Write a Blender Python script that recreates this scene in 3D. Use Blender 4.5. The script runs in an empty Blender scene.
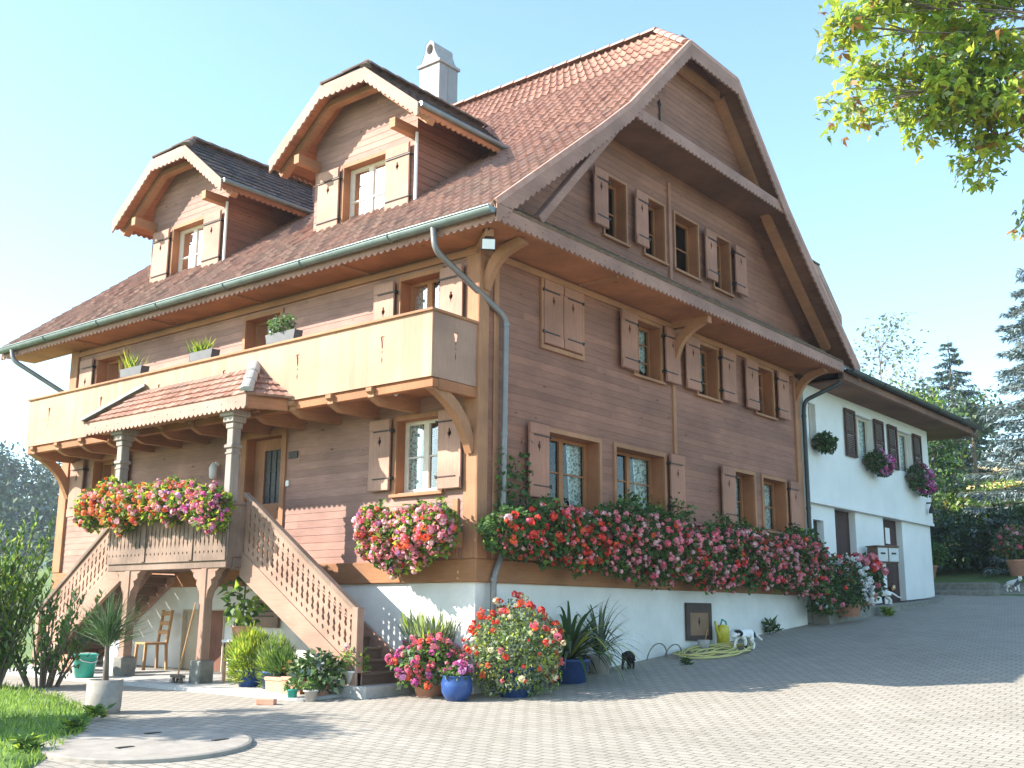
import bpy, bmesh, math, random
import numpy as np
from mathutils import Vector, Matrix
from mathutils.geometry import tessellate_polygon
R = math.radians
random.seed(7); rng = np.random.default_rng(7)
scene = bpy.context.scene
col = scene.collection

# ------------------------------------------------------------------ camera, sky, sun, exposure
cam_data = bpy.data.cameras.new("camera")
cam = bpy.data.objects.new("camera", cam_data); col.objects.link(cam)
YAW, PITCH, ROLL = R(38.819), R(11.955), R(0.361)
fwd = Vector((math.cos(YAW)*math.cos(PITCH), math.sin(YAW)*math.cos(PITCH), math.sin(PITCH)))
rgt = Vector((math.sin(YAW), -math.cos(YAW), 0.0)); upv = rgt.cross(fwd)
r2 = rgt*math.cos(ROLL) + upv*math.sin(ROLL); u2 = upv*math.cos(ROLL) - rgt*math.sin(ROLL)
rot = Matrix((r2, u2, -fwd)).transposed().to_4x4()
cam.matrix_world = Matrix.Translation((-12.1996, -10.4748, 1.6)) @ rot
cam_data.sensor_width = 36.0; cam_data.lens = 36.0*1089.46/1024
cam_data.clip_start = 0.1; cam_data.clip_end = 3000
scene.camera = cam
SUN_TO = Vector((-1.0, 1.0, 0.885)).normalized()
SUN_EL = math.asin(SUN_TO.z); SUN_AZ = math.atan2(SUN_TO.x, SUN_TO.y)
world = bpy.data.worlds.new("World"); scene.world = world; world.use_nodes = True
wt = world.node_tree
sky = wt.nodes.new("ShaderNodeTexSky"); sky.sky_type = 'NISHITA'; sky.sun_disc = False
sky.sun_elevation = SUN_EL; sky.sun_rotation = SUN_AZ
sky.air_density = 1.0; sky.dust_density = 0.8; sky.ozone_density = 0.7; sky.altitude = 600
bg = wt.nodes["Background"]; bg.inputs[1].default_value = 0.15
tint = wt.nodes.new("ShaderNodeMix"); tint.data_type='RGBA'; tint.blend_type='MULTIPLY'; tint.inputs[0].default_value=1.0
tint.inputs[7].default_value = (0.96, 1.08, 1.05, 1)      # the camera's cool, slightly green daylight balance
wt.links.new(sky.outputs[0], tint.inputs[6]); wt.links.new(tint.outputs[2], bg.inputs[0])
sun_data = bpy.data.lights.new("sun", 'SUN'); sun_data.energy = 4.8; sun_data.angle = R(0.5); sun_data.color = (1.0, 0.93, 0.83)
sun = bpy.data.objects.new("sun", sun_data); col.objects.link(sun)
sun.rotation_euler = (-SUN_TO).to_track_quat('-Z', 'Y').to_euler(); sun.location = (-40, 40, 40)
vs = scene.view_settings
vs.view_transform = 'Standard'; vs.look = 'None'; vs.exposure = 1.5; vs.gamma = 1.0; vs.use_curve_mapping = False

# ------------------------------------------------------------------ helpers
class MB:
    """collects faces, becomes one mesh object"""
    def __init__(s): s.v=[]; s.f=[]; s.m=[]; s.uv=[]; s.smooth=[]
    def add(s, vs, fs, m=0, smooth=False, uvs=None):
        o=len(s.v); s.v.extend([tuple(p) for p in vs])
        for i,f in enumerate(fs):
            s.f.append(tuple(o+k for k in f)); s.m.append(m); s.smooth.append(smooth)
            s.uv.append(uvs[i] if uvs else None)
    def box(s, P, a, b, m=0):
        x0,y0,z0=[min(a[i],b[i]) for i in range(3)]; x1,y1,z1=[max(a[i],b[i]) for i in range(3)]
        c=[P(x,y,z) for x,y,z in ((x0,y0,z0),(x1,y0,z0),(x1,y1,z0),(x0,y1,z0),(x0,y0,z1),(x1,y0,z1),(x1,y1,z1),(x0,y1,z1))]
        s.add(c, [(0,3,2,1),(4,5,6,7),(0,1,5,4),(1,2,6,5),(2,3,7,6),(3,0,4,7)], m)
    def beam(s, p0, p1, w, h, up=(0,0,1), m=0):
        p0=Vector(p0); p1=Vector(p1); d=(p1-p0).normalized(); up=Vector(up)
        sd=d.cross(up).normalized(); u=sd.cross(d).normalized()
        c=[]
        for p in (p0,p1):
            for a,b in ((-1,-1),(1,-1),(1,1),(-1,1)): c.append(p+sd*(a*w/2)+u*(b*h/2))
        s.add(c, [(0,1,2,3),(7,6,5,4),(0,4,5,1),(1,5,6,2),(2,6,7,3),(3,7,4,0)], m)
    def tube(s, pts, r, n=8, m=0, cap=True):
        pts=[Vector(p) for p in pts]; rs=r if isinstance(r,(list,tuple)) else [r]*len(pts)
        ring=[]; ref=None
        for i,p in enumerate(pts):
            d=((pts[min(i+1,len(pts)-1)]-pts[max(i-1,0)])).normalized()
            if ref is None: ref=d.orthogonal().normalized()
            a=(ref-d*ref.dot(d)).normalized(); ref=a; b=d.cross(a)
            ring.append([p+(a*math.cos(2*math.pi*k/n)+b*math.sin(2*math.pi*k/n))*rs[i] for k in range(n)])
        vs=[q for rr in ring for q in rr]; fs=[]
        for i in range(len(pts)-1):
            for k in range(n): fs.append((i*n+k, i*n+(k+1)%n, (i+1)*n+(k+1)%n, (i+1)*n+k))
        s.add(vs, fs, m, True)
        if cap: s.add(ring[0], [tuple(range(n))][::-1], m); s.add(ring[-1], [tuple(range(n))], m)
    def lathe(s, c, prof, n=20, m=0, sx=1, sy=1):
        vs=[]; fs=[]
        for r,z in prof:
            for k in range(n): a=2*math.pi*k/n; vs.append((c[0]+r*math.cos(a)*sx, c[1]+r*math.sin(a)*sy, c[2]+z))
        for i in range(len(prof)-1):
            for k in range(n): fs.append((i*n+k, i*n+(k+1)%n, (i+1)*n+(k+1)%n, (i+1)*n+k))
        s.add(vs, fs, m, True)
    def poly(s, P, outer, holes, w0, w1, m=0):
        loops=[outer]+list(holes); flat=[p for l in loops for p in l]
        tris=tessellate_polygon([[Vector((p[0],p[1],0)) for p in l] for l in loops])
        n=len(flat)
        vs=[P(p[0],w0,p[1]) for p in flat]+[P(p[0],w1,p[1]) for p in flat]
        fs=[tuple(t) for t in tris]+[tuple(n+k for k in reversed(t)) for t in tris]
        o=0
        for l in loops:
            k=len(l)
            for i in range(k): fs.append((o+i,o+(i+1)%k,n+o+(i+1)%k,n+o+i))
            o+=k
        s.add(vs, fs, m)
    def build(s, name, mats, parent=None, bevel=0):
        me=bpy.data.meshes.new(name); me.from_pydata(s.v, [], s.f)
        for mm in (mats if isinstance(mats,(list,tuple)) else [mats]): me.materials.append(mm)
        me.polygons.foreach_set("material_index", s.m); me.polygons.foreach_set("use_smooth", s.smooth)
        if any(u is not None for u in s.uv):
            lay=me.uv_layers.new(name="tile").data
            for p in me.polygons:
                u=s.uv[p.index]
                if u is not None:
                    for k,li in enumerate(p.loop_indices): lay[li].uv=u[k] if isinstance(u[0],(tuple,list)) else u
        me.update()
        o=bpy.data.objects.new(name, me); col.objects.link(o); attach(o,parent)
        if bevel:
            b=o.modifiers.new("bevel",'BEVEL'); b.width=bevel; b.segments=1; b.limit_method='ANGLE'
        return o

def attach(o, parent):
    if parent is None: return
    o.parent=parent
    if parent.get('world_coords'): o.location=(-parent.location[0],-parent.location[1],-parent.location[2])
def tag(o,label=None,cat=None,group=None,kind=None):
    if label: o['label']=label
    if cat: o['category']=cat
    if group: o['group']=group
    if kind: o['kind']=kind
    return o
def thing(name,label,cat,loc,rz=0,group=None,world_coords=False):
    o=bpy.data.objects.new(name,None); col.objects.link(o); o.location=loc; o.rotation_euler=(0,0,rz); o.empty_display_size=.2
    if world_coords: o['world_coords']=True
    return tag(o,label,cat,group)
ID=lambda u,w,z:(u,w,z)
GAB=lambda u,w,z:(u,-w,z)          # gable wall: u along x, w outward (-y)
LEF=lambda u,w,z:(-w,u,z)          # balcony wall: u along y, w outward (-x)
def off(P,du,dw,dz): return lambda u,w,z:P(u+du,w+dw,z+dz)

def kites(name, C, D, N, L, W, mi, mats, parent=None, base=.35):
    """many small leaf faces: base, side, tip, side, folded a little along the midrib"""
    C=np.asarray(C,float); n=len(C)
    D=D/np.linalg.norm(D,axis=1,keepdims=True); S=np.cross(D,N); S/=np.linalg.norm(S,axis=1,keepdims=True)+1e-9
    U=np.cross(S,D)
    L=np.broadcast_to(L,(n,))[:,None]; W=np.broadcast_to(W,(n,))[:,None]
    a=C; t=C+D*L-U*L*.12; l=C+D*L*base+S*W/2+U*W*.14; r=C+D*L*base-S*W/2+U*W*.14
    V=np.stack([a,l,t,r],1).reshape(-1,3)
    me=bpy.data.meshes.new(name); me.vertices.add(4*n); me.vertices.foreach_set("co",V.ravel())
    me.loops.add(4*n); me.loops.foreach_set("vertex_index",np.arange(4*n,dtype=np.int32))
    me.polygons.add(n); me.polygons.foreach_set("loop_start",np.arange(0,4*n,4,dtype=np.int32))
    me.polygons.foreach_set("loop_total",np.full(n,4,dtype=np.int32))
    for mm in mats: me.materials.append(mm)
    me.polygons.foreach_set("material_index",np.asarray(mi,dtype=np.int32)); me.update(calc_edges=True); me.validate()
    o=bpy.data.objects.new(name,me); col.objects.link(o); attach(o,parent); return o
def rdir(n): 
    v=rng.normal(size=(n,3)); return v/np.linalg.norm(v,axis=1,keepdims=True)

# ------------------------------------------------------------------ materials
def nt(name):
    m=bpy.data.materials.new(name); m.use_nodes=True; t=m.node_tree; return m,t,t.nodes["Principled BSDF"]
def nd(t,k,**kw):
    n=t.nodes.new(k)
    for a,b in kw.items():
        if a.startswith('i_'): n.inputs[a[2:].replace('_',' ')].default_value=b
        else: setattr(n,a,b)
    return n
def ramp(t,src,stops):
    r=t.nodes.new("ShaderNodeValToRGB"); e=r.color_ramp.elements
    while len(e)<len(stops): e.new(.5)
    for i,(p,c) in enumerate(stops): e[i].position=p; e[i].color=(*c,1)
    t.links.new(src,r.inputs[0]); return r.outputs[0]
def coords(t,scale=(1,1,1),rot=(0,0,0)):
    tc=nd(t,"ShaderNodeTexCoord"); mp=nd(t,"ShaderNodeMapping"); mp.inputs['Scale'].default_value=scale; mp.inputs['Rotation'].default_value=rot
    t.links.new(tc.outputs['Object'],mp.inputs[0]); return mp.outputs[0]
def mul(c,k): return tuple(min(1,x*k) for x in c)
def noise_mat(name,c0,c1,scale=6,rough=.7,bump=.15,stretch=(1,1,1),detail=6,metal=0,spec=.4,fine=None):
    m,t,b=nt(name); v=coords(t,stretch)
    n=nd(t,"ShaderNodeTexNoise"); n.inputs['Scale'].default_value=scale; n.inputs['Detail'].default_value=detail; n.inputs['Roughness'].default_value=.65
    t.links.new(v,n.inputs['Vector'])
    t.links.new(ramp(t,n.outputs['Fac'],[(.3,c0),(.7,c1)]),b.inputs['Base Color'])
    b.inputs['Roughness'].default_value=rough; b.inputs['Metallic'].default_value=metal; b.inputs['Specular IOR Level'].default_value=spec
    if bump:
        bp=nd(t,"ShaderNodeBump"); bp.inputs['Strength'].default_value=bump; bp.inputs['Distance'].default_value=.02
        t.links.new(n.outputs['Fac'],bp.inputs['Height']); t.links.new(bp.outputs[0],b.inputs['Normal'])
    return m
def wood(name,c,axis='h',var=.35,rough=.7,board=None,grain=9,stain=.25):
    """timber: streaky grain along one axis, optional board-to-board tint, weather blotches"""
    m,t,b=nt(name)
    s={'h':(1,1,14),'x':(1,14,14),'y':(14,1,14),'z':(14,14,1)}[axis]
    n=nd(t,"ShaderNodeTexNoise"); n.inputs['Scale'].default_value=grain*.35; n.inputs['Detail'].default_value=8; n.inputs['Roughness'].default_value=.7
    t.links.new(coords(t,s),n.inputs['Vector'])
    base=ramp(t,n.outputs['Fac'],[(.25,mul(c,1-var)),(.5,c),(.78,mul(c,1+var*.8))])
    n2=nd(t,"ShaderNodeTexNoise"); n2.inputs['Scale'].default_value=.9; n2.inputs['Detail'].default_value=5
    t.links.new(coords(t,(1,1,1.6)),n2.inputs['Vector'])
    st=ramp(t,n2.outputs['Fac'],[(.35,(1-stain,)*3),(.65,(1+stain*.3,)*3)])
    mx=nd(t,"ShaderNodeMix",data_type='RGBA',blend_type='MULTIPLY'); mx.inputs[0].default_value=1
    t.links.new(base,mx.inputs[6]); t.links.new(st,mx.inputs[7]); out=mx.outputs[2]
    if board:
        tc=nd(t,"ShaderNodeTexCoord"); sp=nd(t,"ShaderNodeSeparateXYZ"); t.links.new(tc.outputs['Object'],sp.inputs[0])
        def fl(sock,step,offs=None):
            a=nd(t,"ShaderNodeMath",operation='DIVIDE'); a.inputs[1].default_value=step; t.links.new(sock,a.inputs[0]); s_=a.outputs[0]
            if offs is not None:
                q=nd(t,"ShaderNodeMath",operation='ADD'); t.links.new(s_,q.inputs[0]); t.links.new(offs,q.inputs[1]); s_=q.outputs[0]
            f=nd(t,"ShaderNodeMath",operation='FLOOR'); t.links.new(s_,f.inputs[0]); return f.outputs[0]
        if axis=='h':
            iz=fl(sp.outputs[2],board)
            w=nd(t,"ShaderNodeTexWhiteNoise",noise_dimensions='1D'); t.links.new(iz,w.inputs['W'])
            sc=nd(t,"ShaderNodeMath",operation='MULTIPLY'); sc.inputs[1].default_value=7; t.links.new(w.outputs[0],sc.inputs[0])
            ad=nd(t,"ShaderNodeMath",operation='ADD'); t.links.new(sp.outputs[0],ad.inputs[0]); t.links.new(sp.outputs[1],ad.inputs[1])
            ix=fl(ad.outputs[0],3.7,sc.outputs[0])
        else:
            ad=nd(t,"ShaderNodeMath",operation='ADD'); t.links.new(sp.outputs[0],ad.inputs[0]); t.links.new(sp.outputs[1],ad.inputs[1])
            iz=fl(ad.outputs[0],board); ix=None
        cb=nd(t,"ShaderNodeCombineXYZ"); t.links.new(iz,cb.inputs[0])
        if ix is not None: t.links.new(ix,cb.inputs[1])
        w2=nd(t,"ShaderNodeTexWhiteNoise",noise_dimensions='3D'); t.links.new(cb.outputs[0],w2.inputs['Vector'])
        br=ramp(t,w2.outputs[0],[(0,(.85,.85,.86)),(1,(1.13,1.12,1.11))])
        m2=nd(t,"ShaderNodeMix",data_type='RGBA',blend_type='MULTIPLY'); m2.inputs[0].default_value=1
        t.links.new(out,m2.inputs[6]); t.links.new(br,m2.inputs[7]); out=m2.outputs[2]
    if board:
        vo=nd(t,"ShaderNodeTexVoronoi"); vo.inputs['Scale'].default_value=1.0; t.links.new(coords(t,(1.7,1.7,5.0) if axis=='h' else (6,6,1.6)),vo.inputs['Vector'])
        kn=ramp(t,vo.outputs['Distance'],[(.04,(.45,.4,.36)),(.10,(1,1,1))]); m4=nd(t,"ShaderNodeMix",data_type='RGBA',blend_type='MULTIPLY'); m4.inputs[0].default_value=1
        t.links.new(out,m4.inputs[6]); t.links.new(kn,m4.inputs[7]); out=m4.outputs[2]
    t.links.new(out,b.inputs['Base Color']); b.inputs['Roughness'].default_value=rough; b.inputs['Specular IOR Level'].default_value=.25
    bp=nd(t,"ShaderNodeBump"); bp.inputs['Strength'].default_value=.25; bp.inputs['Distance'].default_value=.006
    t.links.new(n.outputs['Fac'],bp.inputs['Height']); t.links.new(bp.outputs[0],b.inputs['Normal'])
    return m
def leaf_mat(name,c,trans=.35,rough=.55):
    m,t,b=nt(name)
    n=nd(t,"ShaderNodeTexNoise"); n.inputs['Scale'].default_value=2.2; n.inputs['Detail'].default_value=4
    t.links.new(coords(t),n.inputs['Vector'])
    cc=ramp(t,n.outputs['Fac'],[(.3,mul(c,.75)),(.7,mul(c,1.25))])
    t.links.new(cc,b.inputs['Base Color']); b.inputs['Roughness'].default_value=rough; b.inputs['Specular IOR Level'].default_value=.3
    tr=nd(t,"ShaderNodeBsdfTranslucent"); t.links.new(cc,tr.inputs[0])
    mx=nd(t,"ShaderNodeMixShader"); mx.inputs[0].default_value=trans
    t.links.new(b.outputs[0],mx.inputs[1]); t.links.new(tr.outputs[0],mx.inputs[2]); t.links.new(mx.outputs[0],t.nodes["Material Output"].inputs[0])
    return m
def tile_mat(name,stops,moss,moss_amt=.5,low=None):
    m,t,b=nt(name)
    uv=nd(t,"ShaderNodeUVMap"); uv.uv_map="tile"
    w=nd(t,"ShaderNodeTexWhiteNoise",noise_dimensions='2D')
    fl=nd(t,"ShaderNodeVectorMath",operation='FLOOR'); t.links.new(uv.outputs[0],fl.inputs[0]); t.links.new(fl.outputs[0],w.inputs['Vector'])
    c=ramp(t,w.outputs[0],stops)
    n=nd(t,"ShaderNodeTexNoise"); n.inputs['Scale'].default_value=1.3; n.inputs['Detail'].default_value=9; n.inputs['Roughness'].default_value=.75
    t.links.new(coords(t),n.inputs['Vector'])
    fac=n.outputs['Fac']
    if low is not None:      # lower courses carry more lichen
        tc=nd(t,"ShaderNodeTexCoord"); sp=nd(t,"ShaderNodeSeparateXYZ"); t.links.new(tc.outputs['Object'],sp.inputs[0])
        mr=nd(t,"ShaderNodeMapRange"); mr.inputs[1].default_value=low[0]; mr.inputs[2].default_value=low[1]; mr.inputs[3].default_value=.16; mr.inputs[4].default_value=-.06
        t.links.new(sp.outputs[2],mr.inputs[0]); a=nd(t,"ShaderNodeMath",operation='ADD'); t.links.new(fac,a.inputs[0]); t.links.new(mr.outputs[0],a.inputs[1]); fac=a.outputs[0]
    k=ramp(t,fac,[(.5,(0,0,0)),(.72,(moss_amt,)*3)])
    mx=nd(t,"ShaderNodeMix",data_type='RGBA'); t.links.new(k,mx.inputs[0]); t.links.new(c,mx.inputs[6]); mx.inputs[7].default_value=(*moss,1)
    t.links.new(mx.outputs[2],b.inputs['Base Color']); b.inputs['Roughness'].default_value=.75; b.inputs['Specular IOR Level'].default_value=.3
    bp=nd(t,"ShaderNodeBump"); bp.inputs['Strength'].default_value=.3; bp.inputs['Distance'].default_value=.02
    n3=nd(t,"ShaderNodeTexNoise"); n3.inputs['Scale'].default_value=25; t.links.new(coords(t),n3.inputs['Vector'])
    t.links.new(n3.outputs['Fac'],bp.inputs['Height']); t.links.new(bp.outputs[0],b.inputs['Normal'])
    return m
def glass_mat(name,tint=(.8,.9,.9)):
    m,t,b=nt(name); t.nodes.remove(b)
    g=nd(t,"ShaderNodeBsdfGlossy"); g.inputs['Roughness'].default_value=.03; g.inputs[0].default_value=(.95,.98,1,1)
    tr=nd(t,"ShaderNodeBsdfTransparent"); tr.inputs[0].default_value=(*tint,1)
    f=nd(t,"ShaderNodeFresnel"); f.inputs[0].default_value=1.38
    mx=nd(t,"ShaderNodeMixShader"); t.links.new(f.outputs[0],mx.inputs[0]); t.links.new(tr.outputs[0],mx.inputs[1]); t.links.new(g.outputs[0],mx.inputs[2])
    n=nd(t,"ShaderNodeTexNoise"); n.inputs['Scale'].default_value=1.2; t.links.new(coords(t),n.inputs['Vector'])
    bp=nd(t,"ShaderNodeBump"); bp.inputs['Strength'].default_value=.06; bp.inputs['Distance'].default_value=.05
    t.links.new(n.outputs['Fac'],bp.inputs['Height']); t.links.new(bp.outputs[0],g.inputs['Normal'])
    t.links.new(mx.outputs[0],t.nodes["Material Output"].inputs[0]); return m
def lace_mat(name):
    m,t,b=nt(name)
    b.inputs['Base Color'].default_value=(.82,.82,.8,1); b.inputs['Roughness'].default_value=.9
    v=nd(t,"ShaderNodeTexVoronoi"); v.inputs['Scale'].default_value=22; t.links.new(coords(t),v.inputs['Vector'])
    tr=nd(t,"ShaderNodeBsdfTransparent"); k=ramp(t,v.outputs['Distance'],[(.25,(.65,)*3),(.6,(0,)*3)])
    mx=nd(t,"ShaderNodeMixShader"); t.links.new(k,mx.inputs[0]); t.links.new(b.outputs[0],mx.inputs[1]); t.links.new(tr.outputs[0],mx.inputs[2])
    t.links.new(mx.outputs[0],t.nodes["Material Output"].inputs[0]); return m

M={}
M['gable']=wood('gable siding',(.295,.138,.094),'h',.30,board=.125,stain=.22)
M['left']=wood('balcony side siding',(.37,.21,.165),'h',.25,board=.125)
M['trim']=wood('golden trim',(.39,.19,.10),'z',.25)
M['trimh']=wood('golden trim lengthwise',(.39,.19,.10),'h',.25)
M['reveal']=wood('orange reveal',(.36,.145,.065),'z',.2)
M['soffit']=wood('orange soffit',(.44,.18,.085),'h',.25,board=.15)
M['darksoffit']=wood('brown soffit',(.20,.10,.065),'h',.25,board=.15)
M['beamw']=wood('base beam',(.34,.16,.075),'h',.25)
M['fascia']=wood('weathered fascia',(.36,.20,.155),'h',.25)
M['fasciaz']=wood('weathered fascia upright',(.40,.245,.19),'z',.25)
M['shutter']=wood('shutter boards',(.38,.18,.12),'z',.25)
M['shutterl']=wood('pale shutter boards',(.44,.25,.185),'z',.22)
M['balc']=wood('light balcony planks',(.46,.285,.185),'z',.16,board=.14,stain=.12)
M['stair']=wood('stair boards',(.37,.225,.165),'z',.22)
M['stairh']=wood('stair boards long',(.37,.225,.165),'y',.2)
M['tread']=wood('worn treads',(.20,.13,.095),'x',.3)
M['porchw']=wood('old porch timber',(.27,.185,.14),'z',.35,stain=.4)
M['dark']=noise_mat('dark interior',(.012,.011,.010),(.02,.018,.016),3,.9,0)
M['iron']=noise_mat('black iron',(.02,.02,.02),(.045,.04,.036),20,.5,.1,metal=.3)
M['glass']=glass_mat('window glass')
M['lace']=lace_mat('white lace')
M['frame']=wood('sash frame',(.36,.16,.07),'z',.2)
M['framew']=noise_mat('pale sash',(.62,.55,.46),(.72,.64,.54),6,.5,0)
M['plaster']=noise_mat('white plaster',(.68,.70,.69),(.81,.81,.79),.9,.9,.3,detail=12)
M['plasterb']=noise_mat('base plaster',(.62,.61,.575),(.79,.785,.765),1.1,.9,.35,detail=12)
M['tile']=tile_mat('clay tiles',[(0,(.24,.115,.082)),(.4,(.285,.14,.10)),(.75,(.32,.165,.12)),(1,(.26,.135,.10))],(.21,.155,.115),.55,(8.2,11.2))
M['tiledark']=tile_mat('weathered dark tiles',[(0,(.055,.05,.05)),(.5,(.085,.07,.065)),(1,(.13,.095,.08))],(.10,.10,.085),.7)
M['tileporch']=tile_mat('porch tiles',[(0,(.24,.115,.08)),(.5,(.32,.16,.115)),(1,(.38,.22,.165))],(.20,.175,.15),.7)
M['ridge']=noise_mat('ridge clay',(.40,.19,.14),(.52,.31,.25),5,.7,.3)
M['mossroof']=noise_mat('mossy pent roof',(.12,.078,.055),(.20,.14,.10),7,.9,.4)
M['zinc']=noise_mat('zinc gutter',(.16,.20,.20),(.24,.285,.28),4,.42,.03,metal=.35)
M['darkmetal']=noise_mat('dark metal',(.035,.04,.04),(.06,.065,.065),4,.45,.03,metal=.3)
M['pipe']=noise_mat('downpipe',(.17,.16,.16),(.24,.225,.22),3,.4,.03,metal=.35)
M['white']=noise_mat('white enamel',(.78,.78,.78),(.84,.84,.84),4,.4,0)
M['stone']=noise_mat('concrete',(.34,.325,.30),(.46,.44,.41),9,.9,.35,detail=10)
M['stonepot']=noise_mat('rough pot concrete',(.25,.22,.19),(.34,.31,.27),9,.9,.35,detail=10)
M['stonedark']=noise_mat('mossy stone',(.13,.13,.11),(.26,.25,.22),7,.9,.5,detail=10)
M['terra']=noise_mat('terracotta',(.50,.235,.15),(.60,.32,.22),7,.8,.1)
M['blue']=noise_mat('blue glaze',(.02,.06,.20),(.035,.09,.28),5,.25,0)
M['chim']=noise_mat('chimney cladding',(.25,.235,.245),(.32,.30,.31),6,.6,.05,stretch=(1,1,.3))
M['soil']=noise_mat('soil',(.045,.032,.022),(.085,.06,.04),30,.95,.6)
M['trunk']=noise_mat('bark',(.10,.075,.055),(.19,.15,.115),12,.9,.6,stretch=(1,1,.25))
M['green_plastic']=noise_mat('turquoise plastic',(.03,.33,.26),(.045,.40,.32),3,.35,0)
M['yellow_plastic']=noise_mat('yellow plastic',(.55,.46,.03),(.65,.54,.05),3,.4,0)
M['hose']=noise_mat('yellow hose',(.50,.45,.14),(.62,.56,.22),8,.5,0)
L={k:leaf_mat('leaf '+k,c,tr) for k,c,tr in [
 ('dark',(.045,.095,.028),.25),('mid',(.075,.15,.035),.3),('light',(.15,.26,.05),.4),('yellow',(.46,.50,.06),.6),('lime',(.35,.47,.06),.6),
 ('rust',(.38,.19,.06),.4),('blue',(.30,.37,.37),.15),('blued',(.10,.15,.15),.15),('spruce',(.045,.085,.05),.15),('far',(.05,.095,.06),.15),('far2',(.08,.125,.06),.15),
 ('pale',(.34,.40,.22),.35),('grass',(.20,.33,.05),.4),('grass2',(.30,.42,.07),.4),('greyg',(.17,.22,.14),.3),('bare',(.20,.19,.17),.1)]}
F={k:leaf_mat('petal '+k,c,.3,.6) for k,c in [('red',(.74,.07,.05)),('scarlet',(.80,.14,.055)),('orange',(.85,.27,.08)),('pink',(.82,.29,.34)),('rose',(.76,.17,.23)),
 ('palepink',(.85,.50,.52)),('magenta',(.66,.12,.38)),('lilac',(.62,.30,.55)),('white',(.85,.86,.86)),('cream',(.75,.68,.45))]}

# ------------------------------------------------------------------ ground
def G(x,y):
    sp=math.log1p(math.exp(min(x,40)))-.69
    z=.48+.03*max(x,-16)+.055*min(sp,22)+.03*max(min(0,y),-14)+.012*min(max(0,y),12)
    if x>21.5: z+=.16*min(x-21.5,60)
    return z
def sheet(poly,step,dz,name,mat,kind='structure'):
    bm=bmesh.new(); xs=[p[0] for p in poly]; ys=[p[1] for p in poly]
    x0,x1,y0,y1=min(xs),max(xs),min(ys),max(ys); nx=max(1,int((x1-x0)/step)); ny=max(1,int((y1-y0)/step))
    g=[[bm.verts.new((x0+(x1-x0)*i/nx,y0+(y1-y0)*j/ny,0)) for j in range(ny+1)] for i in range(nx+1)]
    for i in range(nx):
        for j in range(ny): bm.faces.new((g[i][j],g[i+1][j],g[i+1][j+1],g[i][j+1]))
    A=sum(poly[i][0]*poly[(i+1)%len(poly)][1]-poly[(i+1)%len(poly)][0]*poly[i][1] for i in range(len(poly)))
    for i in range(len(poly)):
        a=Vector((*poly[i],0)); b=Vector((*poly[(i+1)%len(poly)],0)); d=b-a; n=Vector((d.y,-d.x,0))*(1 if A>0 else -1)
        bmesh.ops.bisect_plane(bm,geom=bm.verts[:]+bm.edges[:]+bm.faces[:],plane_co=a,plane_no=n,clear_outer=True)
    for v in bm.verts: v.co.z=G(v.co.x,v.co.y)+dz
    be=[e for e in bm.edges if e.is_boundary]; ex=bmesh.ops.extrude_edge_only(bm,edges=be)
    for v in ex['geom']:
        if isinstance(v,bmesh.types.BMVert): v.co.z-=.12
    for f in bm.faces: f.smooth=True
    me=bpy.data.meshes.new(name); bm.to_mesh(me); bm.free(); me.materials.append(mat)
    o=bpy.data.objects.new(name,me); col.objects.link(o); o['kind']=kind; return o
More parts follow.
